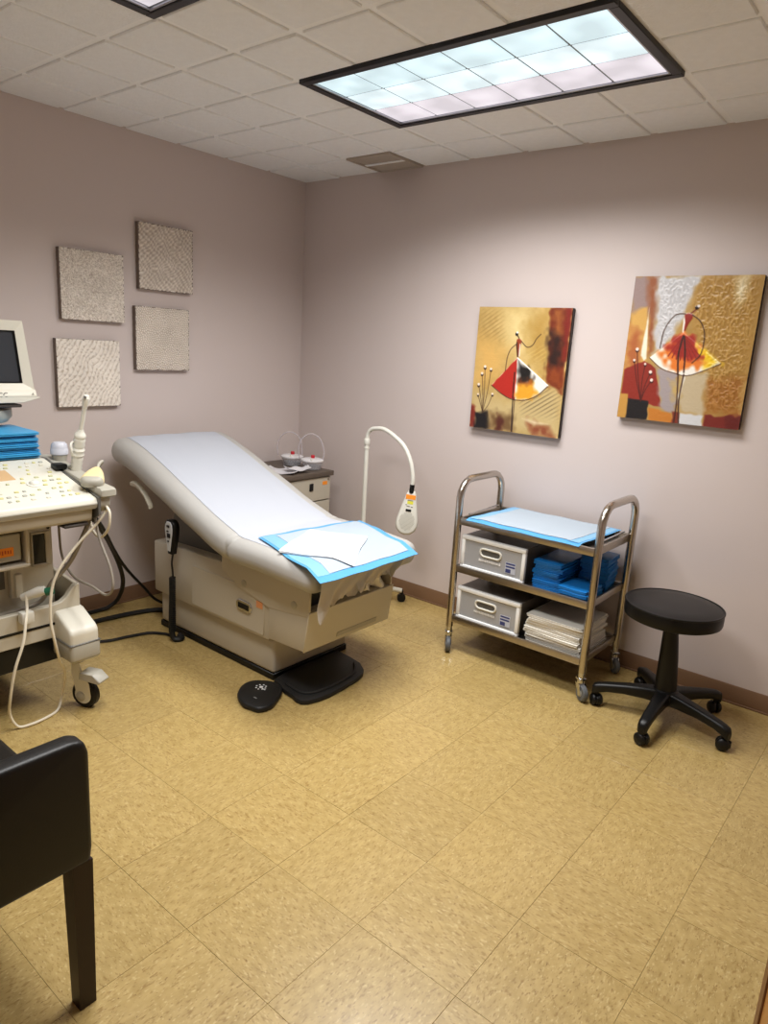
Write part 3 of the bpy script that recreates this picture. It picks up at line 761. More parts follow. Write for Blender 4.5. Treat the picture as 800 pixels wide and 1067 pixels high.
pw = M()
for a in range(8):
    an = a*PI/4+.3; c_, s_ = 1.30+.021*math.cos(an), -1.425+.021*math.sin(an)
    pw.lathe([(.004, 0), (.004, .001), (0, .0015)], (c_, s_, 0.0255), 8)
pw.lathe([(.009, 0), (.009, .001), (0, .0015)], (1.30, -1.425, 0.0255), 10).box(1.31, 1.332, -1.432, -1.427, 0.0255, 0.0265)
P('white_symbol', pw, mat('white_print', (220, 220, 220), .6), pd)
P('small_mark', M().box(1.345, 1.362, -1.505, -1.499, 0.0255, 0.0264), mat('grey_print', (130, 130, 130), .6), pd)

# ------------------------------------------------------------------ corner cabinet, canisters, papers
t = T('storage_cabinet', 'beige drawer cabinet with brown top in the corner behind the exam table', 'cabinet', (.24, -.44, 0))
cx1, cyr, cyl, ct = .465, -.15, -.70, .70
P('carcass', M().box(.02, cx1-.02, cyl+.01, cyr-.012, .05, ct-.03, .003, 1).box(.04, cx1-.05, cyl+.03, cyr-.03, 0, .05), beige_m, t)
P('countertop', M().box(.016, cx1+.012, cyl, cyr, ct-.03, ct, .004, 2), counter_m, t)
for k, (za, zb) in enumerate(((.525, .665), (.375, .518), (.06, .368))):
    d = P('drawer', M().box(cx1-.02, cx1, cyl+.014, cyr-.016, za, zb, .003, 1), beige_m, t)
    P('handle', M().box(cx1-.001, cx1+.006, -.345, -.315, zb-.075, zb-.030, .002, 1), black_m, d)
    if k == 0:
        P('orange_sticker', M().box(cx1, cx1+.001, -.235, -.195, zb-.048, zb-.026), orange_m, d)
        P('lock', M().lathe([(.008, 0), (.008, .003), (0, .004)], (0, 0, 0), 12, frame_mx((cx1, -.185, zb-.015), (0, 1, 0), (0, 0, 1))), steel_m, d)
def canister(x, y, label, arc):
    t = T('lidded_canister', label, 'canister', (x, y, ct), 'lidded clear canisters')
    P('bowl', M().lathe([(.050, .001), (.055, .004), (.062, .03), (.066, .052), (.064, .052), (.060, .03), (.052, .007), (0, .006)], (x, y, ct), 28), clear_m, t)
    P('residue', M().lathe([(0, .0075), (.049, .0075), (.054, .024), (0, .026)], (x, y, ct), 24), mat('smoky_plastic', (92, 84, 86), .3), t)
    l = P('lid', M().lathe([(.069, .050), (.071, .054), (.070, .060), (.055, .066), (.03, .068), (0, .068)], (x, y, ct), 28), mat('white_lid', (228, 226, 228), .3), t)
    P('red_knob', M().lathe([(.011, .066), (.012, .072), (.012, .082), (.009, .086), (0, .087)], (x-.005, y+.008, ct), 14), red_m, l)
    P('spout', M().box(x+.03, x+.045, y-.052, y-.040, ct+.06, ct+.074, .003, 1), whitep_m, l)
    P('tube', M().tube([(x+arc[0]*.78, y+arc[0]*.625, ct+.06)]+[(x+a*.78, y+a*.625, ct+c) for a, c in arc[1]], .0048, 8, 8), mat('clear_tubing', (206, 198, 202), .2, alpha=.55), t)
canister(.205, -.245, 'clear canister with white lid and red knob, rear one on the corner cabinet', (-.088, [(-.094, .12), (-.075, .175), (-.03, .205), (.02, .195), (.052, .15), (.060, .08), (.055, .062)]))
canister(.372, -.235, 'clear canister with white lid and red knob, front one on the corner cabinet', (-.078, [(-.086, .12), (-.068, .18), (-.02, .215), (.035, .195), (.066, .13), (.068, .08), (.060, .062)]))
def packet(label, cx, cy, w, l, a, z, ripple):
    t = T('plastic_packet', label, 'packet', (cx, cy, z), 'packets on the corner cabinet')
    mx = RZ(a, (cx, cy, 0))
    P('film', M().sheet(14, 10, lambda u, v: (cx+(u-.5)*l, cy+(v-.5)*w, z+.008+ripple*math.sin(u*9+v*3)*math.sin(v*7+1)+.012*(abs(u-.5)*2)**4), (0, 0, -.005), mx), mat('white_film', (220, 218, 222), .3), t)
packet('flat white plastic packet on the corner cabinet, beneath the folded one', .35, -.46, .15, .20, .5, ct+.001, .004)
packet('curled white plastic packet on the corner cabinet in front of the canisters', .41, -.395, .085, .14, 1.2, ct+.018, .006)

# ------------------------------------------------------------------ gooseneck lamp
LX, LY = .845, -.28
t = T('exam_lamp', 'white gooseneck exam lamp on wheeled stand behind the exam table', 'lamp', (LX, LY, 0))
P('hub', M().lathe([(.04, .07), (.045, .08), (.04, .12), (.018, .14), (.018, .16)], (LX, LY, 0), 20), offw_m, t)
for k in range(5):
    a = math.radians(41+72*k); ex, ey = LX+.245*math.cos(a), LY+.245*math.sin(a)
    lg = P('leg', M().tube([(LX, LY, .095), (LX+.13*math.cos(a), LY+.13*math.sin(a), .085), (ex, ey, .068)], [.022, .018, .014], 8, 4), offw_m, t)
    P('caster', M().tube([(ex-.012*math.sin(a), ey+.012*math.cos(a), .025), (ex+.012*math.sin(a), ey-.012*math.cos(a), .025)], .025, 14).tube([(ex, ey, .03), (ex, ey, .07)], .01, 8), black_m, lg)
P('pole', M().tube([(LX, LY, .14), (LX-.006, LY, .94)], .0125, 12), whitep_m, t)
P('collar', M().lathe([(.0145, 0), (.017, .004), (.017, .03), (.0145, .036)], (LX-.006, LY, .915), 14).lathe([(.0165, 0), (.0165, .006)], (LX-.006, LY, .895), 14), whitep_m, t)
goo = [(LX-.006, LY, .94), (LX-.002, LY, .975), (LX+.02, LY, 1.003), (LX+.06, LY, 1.014), (LX+.115, LY, 1.015), (LX+.19, LY, .985), (LX+.26, LY, .938), (LX+.308, LY, .862), (LX+.328, LY, .785), (LX+.328, LY, .735)]
P('gooseneck', M().tube(goo, .0115, 10, 6), whitep_m, t)
hp = Vector((LX+.322, LY-.01, .60))
fwd = Vector((.55, -.82, .12)).normalized(); upv = Vector((.07, .06, 1)).normalized(); right = upv.cross(fwd).normalized()
lmx = frame_mx(hp, right, fwd.cross(right))
out = [(0, .112), (.018, .110), (.026, .095), (.034, .06), (.046, .01), (.058, -.045), (.060, -.075), (.050, -.105), (.028, -.125), (0, -.131)]
out = out+[(-a, b) for a, b in out[-2:0:-1]]
hd = P('lamp_head', M().prism(out, 'z', -.03, .018, .014, 3, lmx), whitep_m, t)
P('rear_shell', M().prism([(a*.96, b*.96-.004) for a, b in out], 'z', -.052, -.028, .012, 2, lmx), greyp_m, hd)
P('neck_joint', M().tube([(LX+.328, LY, .745), (LX+.327, LY-.004, .70)], .0135, 10), black_m, t)
P('orange_sticker', M().box(-.026, .026, .066, .090, .018, .0192, 0, 1, lmx), orange_m, hd)
P('yellow_label', M().box(-.014, .018, .040, .056, .018, .0192, 0, 1, lmx), yellow_m, hd)
P('printed_line', M().box(-.014, .016, .058, .061, .018, .0193, 0, 1, lmx).box(-.022, -.012, .033, .0355, .018, .0193, 0, 1, lmx).box(-.014, .004, .026, .029, .018, .0193, 0, 1, lmx).box(.009, .02, .024, .027, .018, .0193, 0, 1, lmx), ink_m, hd)
P('switch', M().box(-.016, .014, .0, .012, .017, .0225, .002, 1, lmx), black_m, hd)
g = M()
for i in range(-6, 7):
    for j in range(-7, 8):
        x, y = i*.0068+(j % 2)*.0034, -.057+j*.0066
        if (x/.041)**2+((y+.055)/.049)**2 < 1: g.lathe([(.0023, .0178), (.0023, .0190), (0, .0191)], (x, y, 0), 6, lmx)
P('vent_grille', g, greyp_m, hd, kind='stuff')

# ------------------------------------------------------------------ steel trolley
tx0, tx1, ty0, ty1 = 1.600, 2.300, -.470, -.085
t = T('utility_trolley', 'three tier stainless steel trolley on casters against the back wall', 'trolley', ((tx0+tx1)/2, (ty0+ty1)/2, 0))
for x in (tx0, tx1):
    hgt = .862; r = .09
    pts = [(x, ty0, .125), (x, ty0, .3), (x, ty0, .6), (x, ty0, hgt-r)]
    for a in (20, 40, 60, 80): pts.append((x, ty0+r-r*math.cos(math.radians(a)), hgt-r+r*math.sin(math.radians(a))))
    pts += [(x, ty0+r+.02, hgt), (x, (ty0+ty1)/2, hgt), (x, ty1-r-.02, hgt)]
    for a in (80, 60, 40, 20): pts.append((x, ty1-r+r*math.cos(math.radians(a)), hgt-r+r*math.sin(math.radians(a))))
    pts += [(x, ty1, hgt-r), (x, ty1, .6), (x, ty1, .3), (x, ty1, .125)]
    P('end_frame', M().tube(pts, .0175, 8, sq=True), steel_m, t, ang=50)
SH = []
for zb, zt in ((.648, .684), (.412, .446), (.152, .186)):
    s = P('shelf', M().box(tx0+.012, tx1-.012, ty0+.002, ty1-.002, zb+.012, zb+.016), steelb_m, t)
    for nm, q in (('shelf_rim', (tx0+.014, tx1-.014, ty0-.006, ty0+.006)), ('shelf_rim', (tx0+.014, tx1-.014, ty1-.006, ty1+.006)), ('shelf_rim', (tx0+.006, tx0+.018, ty0+.016, ty1-.016)), ('shelf_rim', (tx1-.018, tx1-.006, ty0+.016, ty1-.016))):
        P(nm, M().box(*q, zb, zt, .0035, 2), steelb_m, s)
    SH.append(zb+.016)
P('top_rail', M().tube([(tx0+.01, ty1-.03, .694), (tx0+.028, ty0+.05, .694)], .004, 8).tube([(tx1-.028, ty1-.03, .694), (tx1-.028, ty0+.05, .694)], .004, 8), chrome_m, t)
def caster(par, x, y, r, ang, top, tyre, fork, w=.024):
    c = P('caster', M().box(-.018, .018, -.018, .018, top-.012, top, .003, 1, Matrix.Translation((x, y, 0)) @ Matrix.Rotation(ang, 4, 'Z'))
          .lathe([(.012, top-.03), (.017, top-.028), (.017, top-.012)], (x, y, 0), 14), fork, par)
    mx = Matrix.Translation((x, y, 0)) @ Matrix.Rotation(ang, 4, 'Z'); f = M()
    off = .022
    for s in (-1, 1):
        f.prism([(-.017, top-.026), (.017, top-.026), (off+.012, r), (off+.008, r-.012), (off-.008, r-.012), (off-.014, r+.004)], 'y', s*(w/2+.003)-.0015, s*(w/2+.003)+.0015, 0, 1, mx)
    f.box(-.018, .018, -w/2-.004, w/2+.004, top-.03, top-.026, 0, 1, mx)
    P('fork', f, fork, c)
    P('wheel', M().lathe([(.3*r, -w/2), (.86*r, -w/2), (r, -w/2+.005), (r, w/2-.005), (.86*r, w/2), (.3*r, w/2)], (0, 0, 0), 24, mx @ Matrix.Translation((off, 0, r)) @ Matrix.Rotation(PI/2, 4, 'X')), tyre, c)
    P('wheel_hub', M().lathe([(.42*r, -w/2-.0015), (.42*r, w/2+.0015)], (0, 0, 0), 16, mx @ Matrix.Translation((off, 0, r)) @ Matrix.Rotation(PI/2, 4, 'X')), greyp_m, c)
for (x, y), a in zip(((tx0, ty0), (tx1, ty0), (tx1, ty1), (tx0, ty1)), (2.2, 2.5, 2.3, 1.2)):
    P('stem', M().tube([(x, y, .10), (x, y, .13)], .015, 10), chrome_m, t)
    caster(t, x, y, .037, a+PI, .102, grayrub_m, chrome_m)
# pad on top
def tp_fn(x0, x1, y0, y1, lift, hang=0):
    def f(u, v):
        x = x0+(x1-x0)*u; y = y0+(y1-y0)*v
        x += .025*(v-.5)
        zz = .690+lift+.0012*math.sin(x*30)+.001*math.sin(y*40)
        if y < ty0-.006: zz -= (ty0-.006-y)*.8
        return (x, y, zz)
    return f
t = T('underpad', 'white underpad with blue border spread on the top shelf of the steel trolley', 'underpad', (1.95, -.28, .69))
P('blue_backing', M().sheet(30, 16, tp_fn(1.665, 2.232, -.487, -.072, 0), (0, 0, -.0015)), bluefilm_m, t)
P('side_film', M().sheet(4, 14, tp_fn(1.675, 1.725, -.468, -.085, .0012), (0, 0, -.001)), palefilm_m, t)
P('side_film', M().sheet(4, 14, tp_fn(2.17, 2.222, -.468, -.085, .0012), (0, 0, -.001)), palefilm_m, t)
P('absorbent_core', M().sheet(28, 14, tp_fn(1.715, 2.185, -.462, -.088, .003), (0, 0, -.0022)), core_m, t)
P('shelf_support', M().box(1.72, 2.2, -.44, -.11, .666, .6885), core_m, t, label='folded padding beneath')
# drawer boxes
def drawer_box(z, label):
    x0, x1, y0, y1, h = 1.622, 1.966, -.458, -.10, .170
    z0 = z+.002
    t = T('storage_box', label, 'storage box', ((x0+x1)/2, (y0+y1)/2, z), 'plastic drawer boxes on the trolley')
    bw = M().box(x0+.006, x0+.009, y0+.02, y1, z0, z0+h-.006).box(x1-.009, x1-.006, y0+.02, y1, z0, z0+h-.006).box(x0+.006, x1-.006, y1-.003, y1, z0, z0+h-.006)
    P('shell', bw, clearbox_m, t)
    P('bottom', M().box(x0+.006, x1-.006, y0+.02, y1, z0, z0+.003), clearbox_m, t)
    P('top_cover', M().box(x0+.004, x1-.004, y0+.018, y1+.002, z0+h-.008, z0+h-.003, .002, 1), clearbox_m, t)
    fw, fh = .019, .022
    f = M()
    for q in ((x0, x1, z0, z0+fh), (x0, x1, z0+h-fh, z0+h), (x0, x0+fw, z0+fh-.001, z0+h-fh+.001), (x1-fw, x1, z0+fh-.001, z0+h-fh+.001)):
        f.box(q[0], q[1], y0, y0+.022, q[2], q[3], .005, 2)
    P('front_frame', f, mat('white_frame', (245, 245, 244), .35), t)
    fp = P('front_panel', M().box(x0+fw, x1-fw, y0+.007, y0+.012, z0+fh, z0+h-fh), frost_m, t)
    mx = frame_mx(((x0+x1)/2-.01, y0+.006, z0+.103), (1, 0, 0), (0, 0, 1))
    ring = [(a, b, .002) for a, b in oval(.056, .018, 6)]
    P('handle', M().tube([(a, b+.005*(a/.056)**2, c) for a, b, c in ring], .0052, 8, 1, True, mx), whitep_m, fp)
    P('handle_slot', M().prism(oval(.05, .013, 6), 'z', -.001, .0012, 0, 1, mx), dgrey_m, fp)
    tm = M(); xx = -.062
    while xx < .05:
        w = random.uniform(.004, .009); hh = random.uniform(.004, .006)
        tm.box(xx, xx+w, -.037-hh, -.037+hh, .0, .0015, 0, 1, mx); xx += w+.002
    P('white_print', tm, mat('white_lettering', (240, 240, 240), .5), fp)
    lb = M().box(.082, .136, -.066, -.014, 0, .0014, 0, 1, mx)
    P('label', lb, label_m, fp)
    P('label_print', M().box(.085, .133, -.024, -.016, .0014, .0018, 0, 1, mx).box(.085, .133, -.038, -.030, .0014, .0018, 0, 1, mx).box(.085, .112, -.063, -.045, .0014, .0018, 0, 1, mx), labelb_m, fp)
drawer_box(SH[1], 'white framed clear plastic drawer box on the middle shelf of the trolley')
drawer_box(SH[2], 'white framed clear plastic drawer box on the bottom shelf of the trolley')
# folded pads
def folded(name, cat, group, label, x0, x1, y0, y1, z, th, mt, ang=0, layers=3, dirx=True):
    t = T(name, label, cat, ((x0+x1)/2, (y0+y1)/2, z), group)
    mx = RZ(ang, ((x0+x1)/2, (y0+y1)/2, 0)); lt = th/layers
    ph = random.uniform(0, 6)
    m = M()
    for k in range(layers):
        e = random.uniform(-.003, .003)
        hw = (x1-x0)/2; hd_ = (y1-y0)/2; cx, cy = (x0+x1)/2, (y0+y1)/2
        rings = []
        n = 7
        for i in range(n+1):
            x = cx-hw+e+2*hw*i/n; wv = .0010*math.sin(ph+i*1.3)
            ends = .55 if i in (0, n) else 1
            rings.append([(x, cy+a, z+lt*k+lt/2+b+wv*(k/layers)) for a, b in rrect(hd_+e*.5-(.004 if ends < 1 else 0), lt/2*ends*.98, lt*.45, 2)])
        m.loft(rings)
    P('fabric', M().add(m.v, m.f, mx), mt, t)
    return t
ORD = ['lowest', 'second', 'third', 'fourth', 'fifth', 'sixth', 'seventh', 'eighth', 'ninth']
def ordinal(i, n): return 'topmost ' if i == n-1 else 'lowest ' if i == 0 else ORD[i]+' from bottom '
def stack(n, z, th, **k):
    for i in range(n):
        lab = ordinal(i, n)+k['label']
        j = random.uniform(-.006, .006); j2 = random.uniform(-.006, .006)
        folded(z=z+i*th, th=th*.97, x0=k['x0']+j, x1=k['x1']+j, y0=k['y0']+j2, y1=k['y1']+j2, ang=k.get('ang', 0)+random.uniform(-.05, .05), name=k['name'], cat=k['cat'], group=k['group'], label=lab, mt=k['mt'], layers=k.get('layers', 3))
g = 'folded blue underpads on the middle trolley shelf'
stack(6, SH[1]+.001, .0215, x0=1.992, x1=2.125, y0=-.425, y1=-.17, name='folded_underpad', cat='underpad', group='blue pads, left stack', label='folded blue underpad of stack touching the middle shelf box', mt=bluepad_m)
stack(3, SH[1]+.001, .0165, x0=2.140, x1=2.272, y0=-.455, y1=-.285, name='folded_underpad', cat='underpad', group='blue pads, front right stack', label='folded blue underpad of low stack at middle shelf front right', mt=bluepad_m)
stack(8, SH[1]+.001, .0195, x0=2.140, x1=2.268, y0=-.262, y1=-.105, ang=.06, name='folded_underpad', cat='underpad', group='blue pads, rear right stack', label='folded blue underpad of tall stack at middle shelf rear right', mt=bluepad_m)
stack(9, SH[2]+.001, .0150, x0=1.995, x1=2.265, y0=-.445, y1=-.15, name='folded_drape', cat='linen', group='white linen stack', label='folded white cloth drape of stack on the bottom trolley shelf', mt=whitecloth_m, layers=2)

# ------------------------------------------------------------------ rolling stool
sx, sy = 2.628, -.375
t = T('rolling_stool', 'round black rolling stool beside the steel trolley', 'stool', (sx, sy, 0))
cx, cy = 2.608, -.38
seat_c = (cx, cy, .012)
P('seat', M().lathe([(.10, .432), (.176, .434), (.188, .440), (.190, .450), (.190, .488), (.188, .494), (.182, .494), (.172, .497), (.12, .501), (0, .502)], seat_c, 56), vinylblack_m, t)
P('piping', M().tube([(cx+.188*math.cos(a*PI/30), cy+.188*math.sin(a*PI/30), .505) for a in range(60)], .004, 8, 0, True), vinylblack_m, t)
P('seat_plate', M().lathe([(.04, .40), (.05, .405), (.09, .430), (.09, .434)], seat_c, 24), black_m, t)
P('column_cover', M().loft([[(cx+(sx-cx)*f+r*math.cos(a*PI/12), cy+(sy-cy)*f+r*math.sin(a*PI/12), z) for a in range(24)] for f, r, z in ((1, .046, .10), (.9, .044, .14), (.75, .041, .20), (.55, .037, .28), (.3, .032, .36), (.05, .028, .42), (0, .028, .45))]), black_m, t, ang=30)
P('hub', M().lathe([(.03, .072), (.048, .078), (.055, .10), (.05, .135), (.040, .142)], (sx, sy, 0), 24), black_m, t)
for k, a in enumerate((200, 272, 344, 56, 128)):
    a = math.radians(a); ca, sa = math.cos(a), math.sin(a); R = .268
    rings = []
    for d, z, w, h in ((.03, .106, .031, .030), (.08, .106, .028, .026), (.16, .101, .024, .021), (.23, .092, .022, .019), (.262, .084, .021, .021), (.282, .074, .019, .024), (.290, .068, .013, .018)):
        rings.append([(sx+d*ca-y*sa, sy+d*sa+y*ca, z+b) for y, b in rrect(w, h, .012, 3)])
    lg = P('leg', M().loft(rings), black_m, t)
    c_ = P('caster', M().tube([(sx+R*ca, sy+R*sa, .03), (sx+R*ca, sy+R*sa, .062)], .009, 8), black_m, lg)
    # twin wheels are built into the caster mesh: swivel them differently
    wa = a+[1.9, 1.2, .5, 1.4, .3][k]; wx, wy = math.cos(wa), math.sin(wa)
    px, py = sx+R*ca, sy+R*sa
    wm = M()
    for s in (-1, 1):
        o = Vector((px-wy*s*.0135, py+wx*s*.0135, .026)); ax = Vector((-wy*s, wx*s, 0))
        wm.lathe([(.0, -.009), (.024, -.009), (.026, -.006), (.026, .003), (.020, .0095), (0, .011)], (0, 0, 0), 20, Matrix.Translation(o) @ ax.to_track_quat('Z', 'Y').to_matrix().to_4x4())
    wm.box(-.012, .030, -.006, .006, .012, .046, .004, 1, Matrix.Translation((px, py, 0)) @ Matrix.Rotation(wa, 4, 'Z'))
    me = c_.data; bmx = bmesh.new(); bmx.from_mesh(me)
    off = base_of(c_); k0 = len(bmx.verts); vs = [bmx.verts.new(Vector(p)-off) for p in wm.v]
    for f in wm.f:
        try: bmx.faces.new([vs[i] for i in f]).smooth = True
        except ValueError: pass
    bmx.to_mesh(me); bmx.free()

# ------------------------------------------------------------------ dark leather armchair
t = T('armchair', 'dark leather armchair with brown wooden legs at lower left edge', 'chair', (1.82, -2.88, 0))
ax0, ax1, ayf, ayb = 1.53, 2.125, -2.602, -3.16
def arm(x0, x1):
    return M().prism([(ayb, .365), (ayf-.006, .365), (ayf-.001, .40), (ayf, .62), (ayf-.008, .646), (ayf-.03, .654), (ayb, .654)], 'x', x0, x1, .012, 3)
for x0 in (ax1-.05, ax0):
    a_ = P('arm_panel', arm(x0, x0+.05), leather_m, t)
    xo = x0+.05 if x0 > 1.8 else x0
    P('seam', M().tube([(xo-.002 if x0 > 1.8 else xo+.002, ayf-.016, .41), (xo-.002 if x0 > 1.8 else xo+.002, ayf-.015, .60), (xo-.003 if x0 > 1.8 else xo+.003, ayf-.028, .634), (xo-.004 if x0 > 1.8 else xo+.004, ayf-.06, .638), (xo-.004 if x0 > 1.8 else xo+.004, ayb+.02, .638)], .0022, 6, 4), leather_m, a_)
P('seat', M().box(ax0+.05, ax1-.05, ayb+.06, ayf+.006, .365, .462, .02, 3), leather_m, t)
P('backrest', M().prism([(ayb-.05, .365), (ayb+.05, .365), (ayb-.02, .88), (ayb-.09, .88)], 'x', ax0, ax1, .018, 3), leather_m, t)
for x0, y0 in ((ax1-.047, ayf-.048), (ax0+.002, ayf-.048), (ax1-.047, ayb), (ax0+.002, ayb)):
    P('leg', M().loft([[(x0+s, y0+s, 0), (x0+.045-s, y0+s, 0), (x0+.045-s, y0+.045-s, 0), (x0+s, y0+.045-s, 0)] if z == 0 else [(x0, y0, .37), (x0+.045, y0, .37), (x0+.045, y0+.045, .37), (x0, y0+.045, .37)] for z, s in ((0, .004), (.37, 0))]), wooddark_m, t)

# ------------------------------------------------------------------ ultrasound machine
UC = -2.22
t = T('ultrasound_machine', 'beige ultrasound machine on wheels with keyboard console and monitor', 'medical machine', (.6, UC, 0))
US = t
# base chassis
ch = P('chassis', M().box(.16, .84, -2.44, -2.0, .20, .33, .012, 2), black_m, t)
fw = [(-2.475, .30), (-1.965, .30), (-1.965, .488), (-1.972, .496), (-1.984, .490), (-2.000, .474), (-2.018, .450), (-2.04, .436), (-2.08, .430), (-2.36, .430), (-2.40, .436), (-2.422, .45), (-2.44, .474), (-2.456, .49), (-2.468, .496), (-2.475, .488)]
P('front_fender', M().prism(fw, 'x', .826, .852, .003, 1), beige2_m, t)
for y in (-1.980, -2.476): P('side_fender', M().prism([(.20, .30), (.85, .30), (.85, .494), (.66, .512), (.20, .512)], 'y', y, y+.016, .003, 1), beige2_m, t)
P('tray_floor', M().box(.20, .83, -2.462, -1.978, .33, .345), greyp_m, t)
P('lower_skirt', M().box(.80, .846, -2.38, -2.06, .345, .352).box(.70, .838, -2.40, -2.05, .255, .298, .006, 2), beige2_m, t)
P('skirt_gap', M().box(.845, .854, -2.38, -2.06, .352, .362), black_m, t)
for yc_, s in ((-2.012, 1), (-2.428, -1)):
    f = P('foot', M().prism([(.79, .225), (.972, .225), (.972, .345), (.955, .362), (.86, .405), (.79, .41)], 'y', yc_-.056, yc_+.056, .012, 3), offw_m, t)
    P('bumper_band', M().box(.80, .977, yc_-.060, yc_+.060, .228, .305, .014, 3), greyp_m, f)
    P('foot_groove', M().box(.80, .9775, yc_-.0605, yc_+.0605, .296, .301, .002, 1), dgrey_m, f)
    cxw, cyw = .905, yc_+.028
    c_ = P('caster', M().lathe([(.02, .19), (.026, .195), (.026, .23)], (.885, yc_+.01, 0), 16), greyp_m, t)
    mx = Matrix.Translation((cxw, cyw, .056)) @ Matrix.Rotation(math.radians(24), 4, 'Z') @ Matrix.Rotation(PI/2, 4, 'X')
    P('tyre', M().lathe([(.035, -.017), (.050, -.017), (.056, -.010), (.056, .010), (.050, .017), (.035, .017)], (0, 0, 0), 32, mx), black_m, c_)
    P('wheel_cover', M().prism([(.036*math.cos(a), .036*math.sin(a)) for a in [PI*.85+PI*1.15*i/14 for i in range(15)]]+[(.030, .05), (.0, .10), (-.012, .145), (-.045, .145), (-.048, .09)], 'z', .0165, .022, .002, 1, mx), whitep_m, c_)
    P('axle_cap', M().lathe([(.020, .021), (.020, .025), (.014, .028), (0, .029)], (-.008, -.006, 0), 20, mx), greyp_m, c_)
    P('brake_pedal', M().prism([(-.045, 0), (.045, -.008), (.052, .002), (.02, .03), (-.04, .03)], 'z', -.03, .03, .003, 1,
      Matrix.Translation((.955, cyw+.005, .135)) @ Matrix.Rotation(math.radians(24), 4, 'Z') @ Matrix.Rotation(PI/2, 4, 'X')), greyp_m, c_)
for yc_ in (-2.03, -2.41):
    P('rear_wheel', M().lathe([(.0, -.017), (.050, -.017), (.056, -.010), (.056, .010), (.050, .017), (0, .017)], (0, 0, 0), 24, Matrix.Translation((.22, yc_, .056)) @ Matrix.Rotation(PI/2, 4, 'X')).box(.19, .25, yc_-.02, yc_+.02, .10, .21), black_m, t)
# column
col = P('column', M().box(.16, .755, -2.415, -2.012, .33, .775, .012, 2), beige2_m, t)
P('dark_window', M().box(.7535, .759, -2.092, -2.046, .573, .690), blackg_m, col)
f = M()
for q in ((-2.098, -2.040, .690, .698), (-2.098, -2.040, .565, .573), (-2.098, -2.092, .573, .690), (-2.046, -2.026, .565, .698)): f.box(.750, .764, q[0], q[1], q[2], q[3], .002, 1)
P('window_frame', f, beige_m, col)
for y in (-2.165, -2.285):
    pt = P('probe_port', M().box(.75, .785, y-.024, y+.024, .465, .64, .006, 2), beige2_m, col)
    P('connector', M().box(.78, .80, y-.012, y+.012, .47, .56, .004, 2).box(.783, .792, y-.007, y+.007, .585, .625, .003, 1), offw_m, pt)
    P('latch', M().tube([(.793, y, .595), (.799, y-.001, .60), (.799, y-.002, .618)], .004, 8, 3), ink_m, pt)
for y in (-2.215, -2.345): P('dark_slot', M().box(.7535, .757, y-.016, y+.016, .50, .62), dgrey_m, col)
P('vent_hole', M().lathe([(.006, 0), (.006, .002), (0, .0021)], (0, 0, 0), 12, frame_mx((.756, -2.03, .708), (0, 1, 0), (0, 0, 1))), black_m, col)
# bay housing with drawer
bay = P('bay_housing', M().box(.62, .905, -2.47, -2.165, .775, .79).box(.62, .905, -2.47, -2.165, .618, .632, .004, 1).box(.62, .905, -2.180, -2.165, .63, .78, .004, 1).box(.62, .905, -2.47, -2.455, .63, .78, .004, 1), beige_m, t)
P('bay_inside', M().box(.60, .70, -2.456, -2.179, .631, .776), dgrey_m, bay)
bd = P('bay_drawer', M().box(.70, .888, -2.45, -2.188, .643, .742, .004, 1), greyp_m, bay)
P('orange_sticker', M().box(.8875, .8892, -2.30, -2.215, .664, .696), orange_m, bd)
sc = M(); yy = -2.296
while yy < -2.222:
    w = random.uniform(.003, .007); sc.box(.8892, .8898, yy, yy+w, .672+random.uniform(0, .006), .682+random.uniform(0, .008)); yy += w+.004
P('scribble', sc, mat('red_ink', (196, 84, 30), .6), bd)
# console
con = P('console_body', M().prism([(.16, .77), (.72, .77), (.90, .752), (.992, .778), (1.0, .823), (.62, .915), (.16, .925)], 'y', -2.470, -1.975, .010, 2), beige_m, t)
P('recess_slot', M().box(.925, .985, -2.075, -1.995, .772, .790, .003, 1), dgrey_m, con)
P('slot_lip', M().box(.93, .992, -2.080, -1.99, .760, .770, .003, 1), ink_m, con)
kp = [(1.012, .826), (1.018, .842), (1.010, .862), (.622, .951), (.16, .953), (.16, .918), (.62, .912), (1.0, .820)]
kb = P('keyboard_panel', M().prism(kp, 'y', -2.476, -1.966, .005, 2), offw_m, t)
P('panel_trim', M().prism([(1.013, .8265), (1.0195, .842), (1.0185, .8455), (1.008, .831)], 'y', -2.472, -1.970), greyp_m, kb)
# keys on the slanted face
sl = Vector((-.388, 0, .089)).normalized(); kmx = frame_mx((1.010, UC, .862), (0, 1, 0), sl)   # x across (+y), y up the panel
if (kmx.to_3x3() @ Vector((0, 0, 1))).z < 0: kmx = frame_mx((1.010, UC, .862), (0, -1, 0), sl)
sgn = 1 if (kmx.to_3x3() @ Vector((1, 0, 0))).y > 0 else -1
key_m = [mat('key_green', (190, 190, 150), .5), mat('key_grey', (172, 172, 162), .5), mat('key_yellow', (206, 200, 140), .5), mat('key_white', (212, 208, 192), .5)]
ys = [(.05, 0), (.085, 1), (.12, 0), (.155, 1), (.19, 0), (.225, 1), (.26, 0), (.295, 1), (.33, 0), (.36, 1)]
for r, (yy, st_) in enumerate(ys):
    for k in range(-9, 10):
        xx = k*.026+st_*.012
        if abs(xx) > .232 or random.random() < .42: continue
        if .21 < yy < .32 and -.04 < xx < .08: continue
        if (xx-.11)**2+(yy-.17)**2 < .001: continue
        kw = random.choice((.0055, .0075)); 
        P('key', M().box(sgn*xx-kw, sgn*xx+kw, yy-.005, yy+.005, -.001, .004, .0015, 1, kmx), random.choice(key_m), kb)
P('trackball', M().lathe([(.026, -.001), (.026, .003), (.019, .004), (.018, .003), (.017, .008), (.011, .014), (0, .016)], (sgn*.11, .17, 0), 24, kmx), whitep_m, kb)
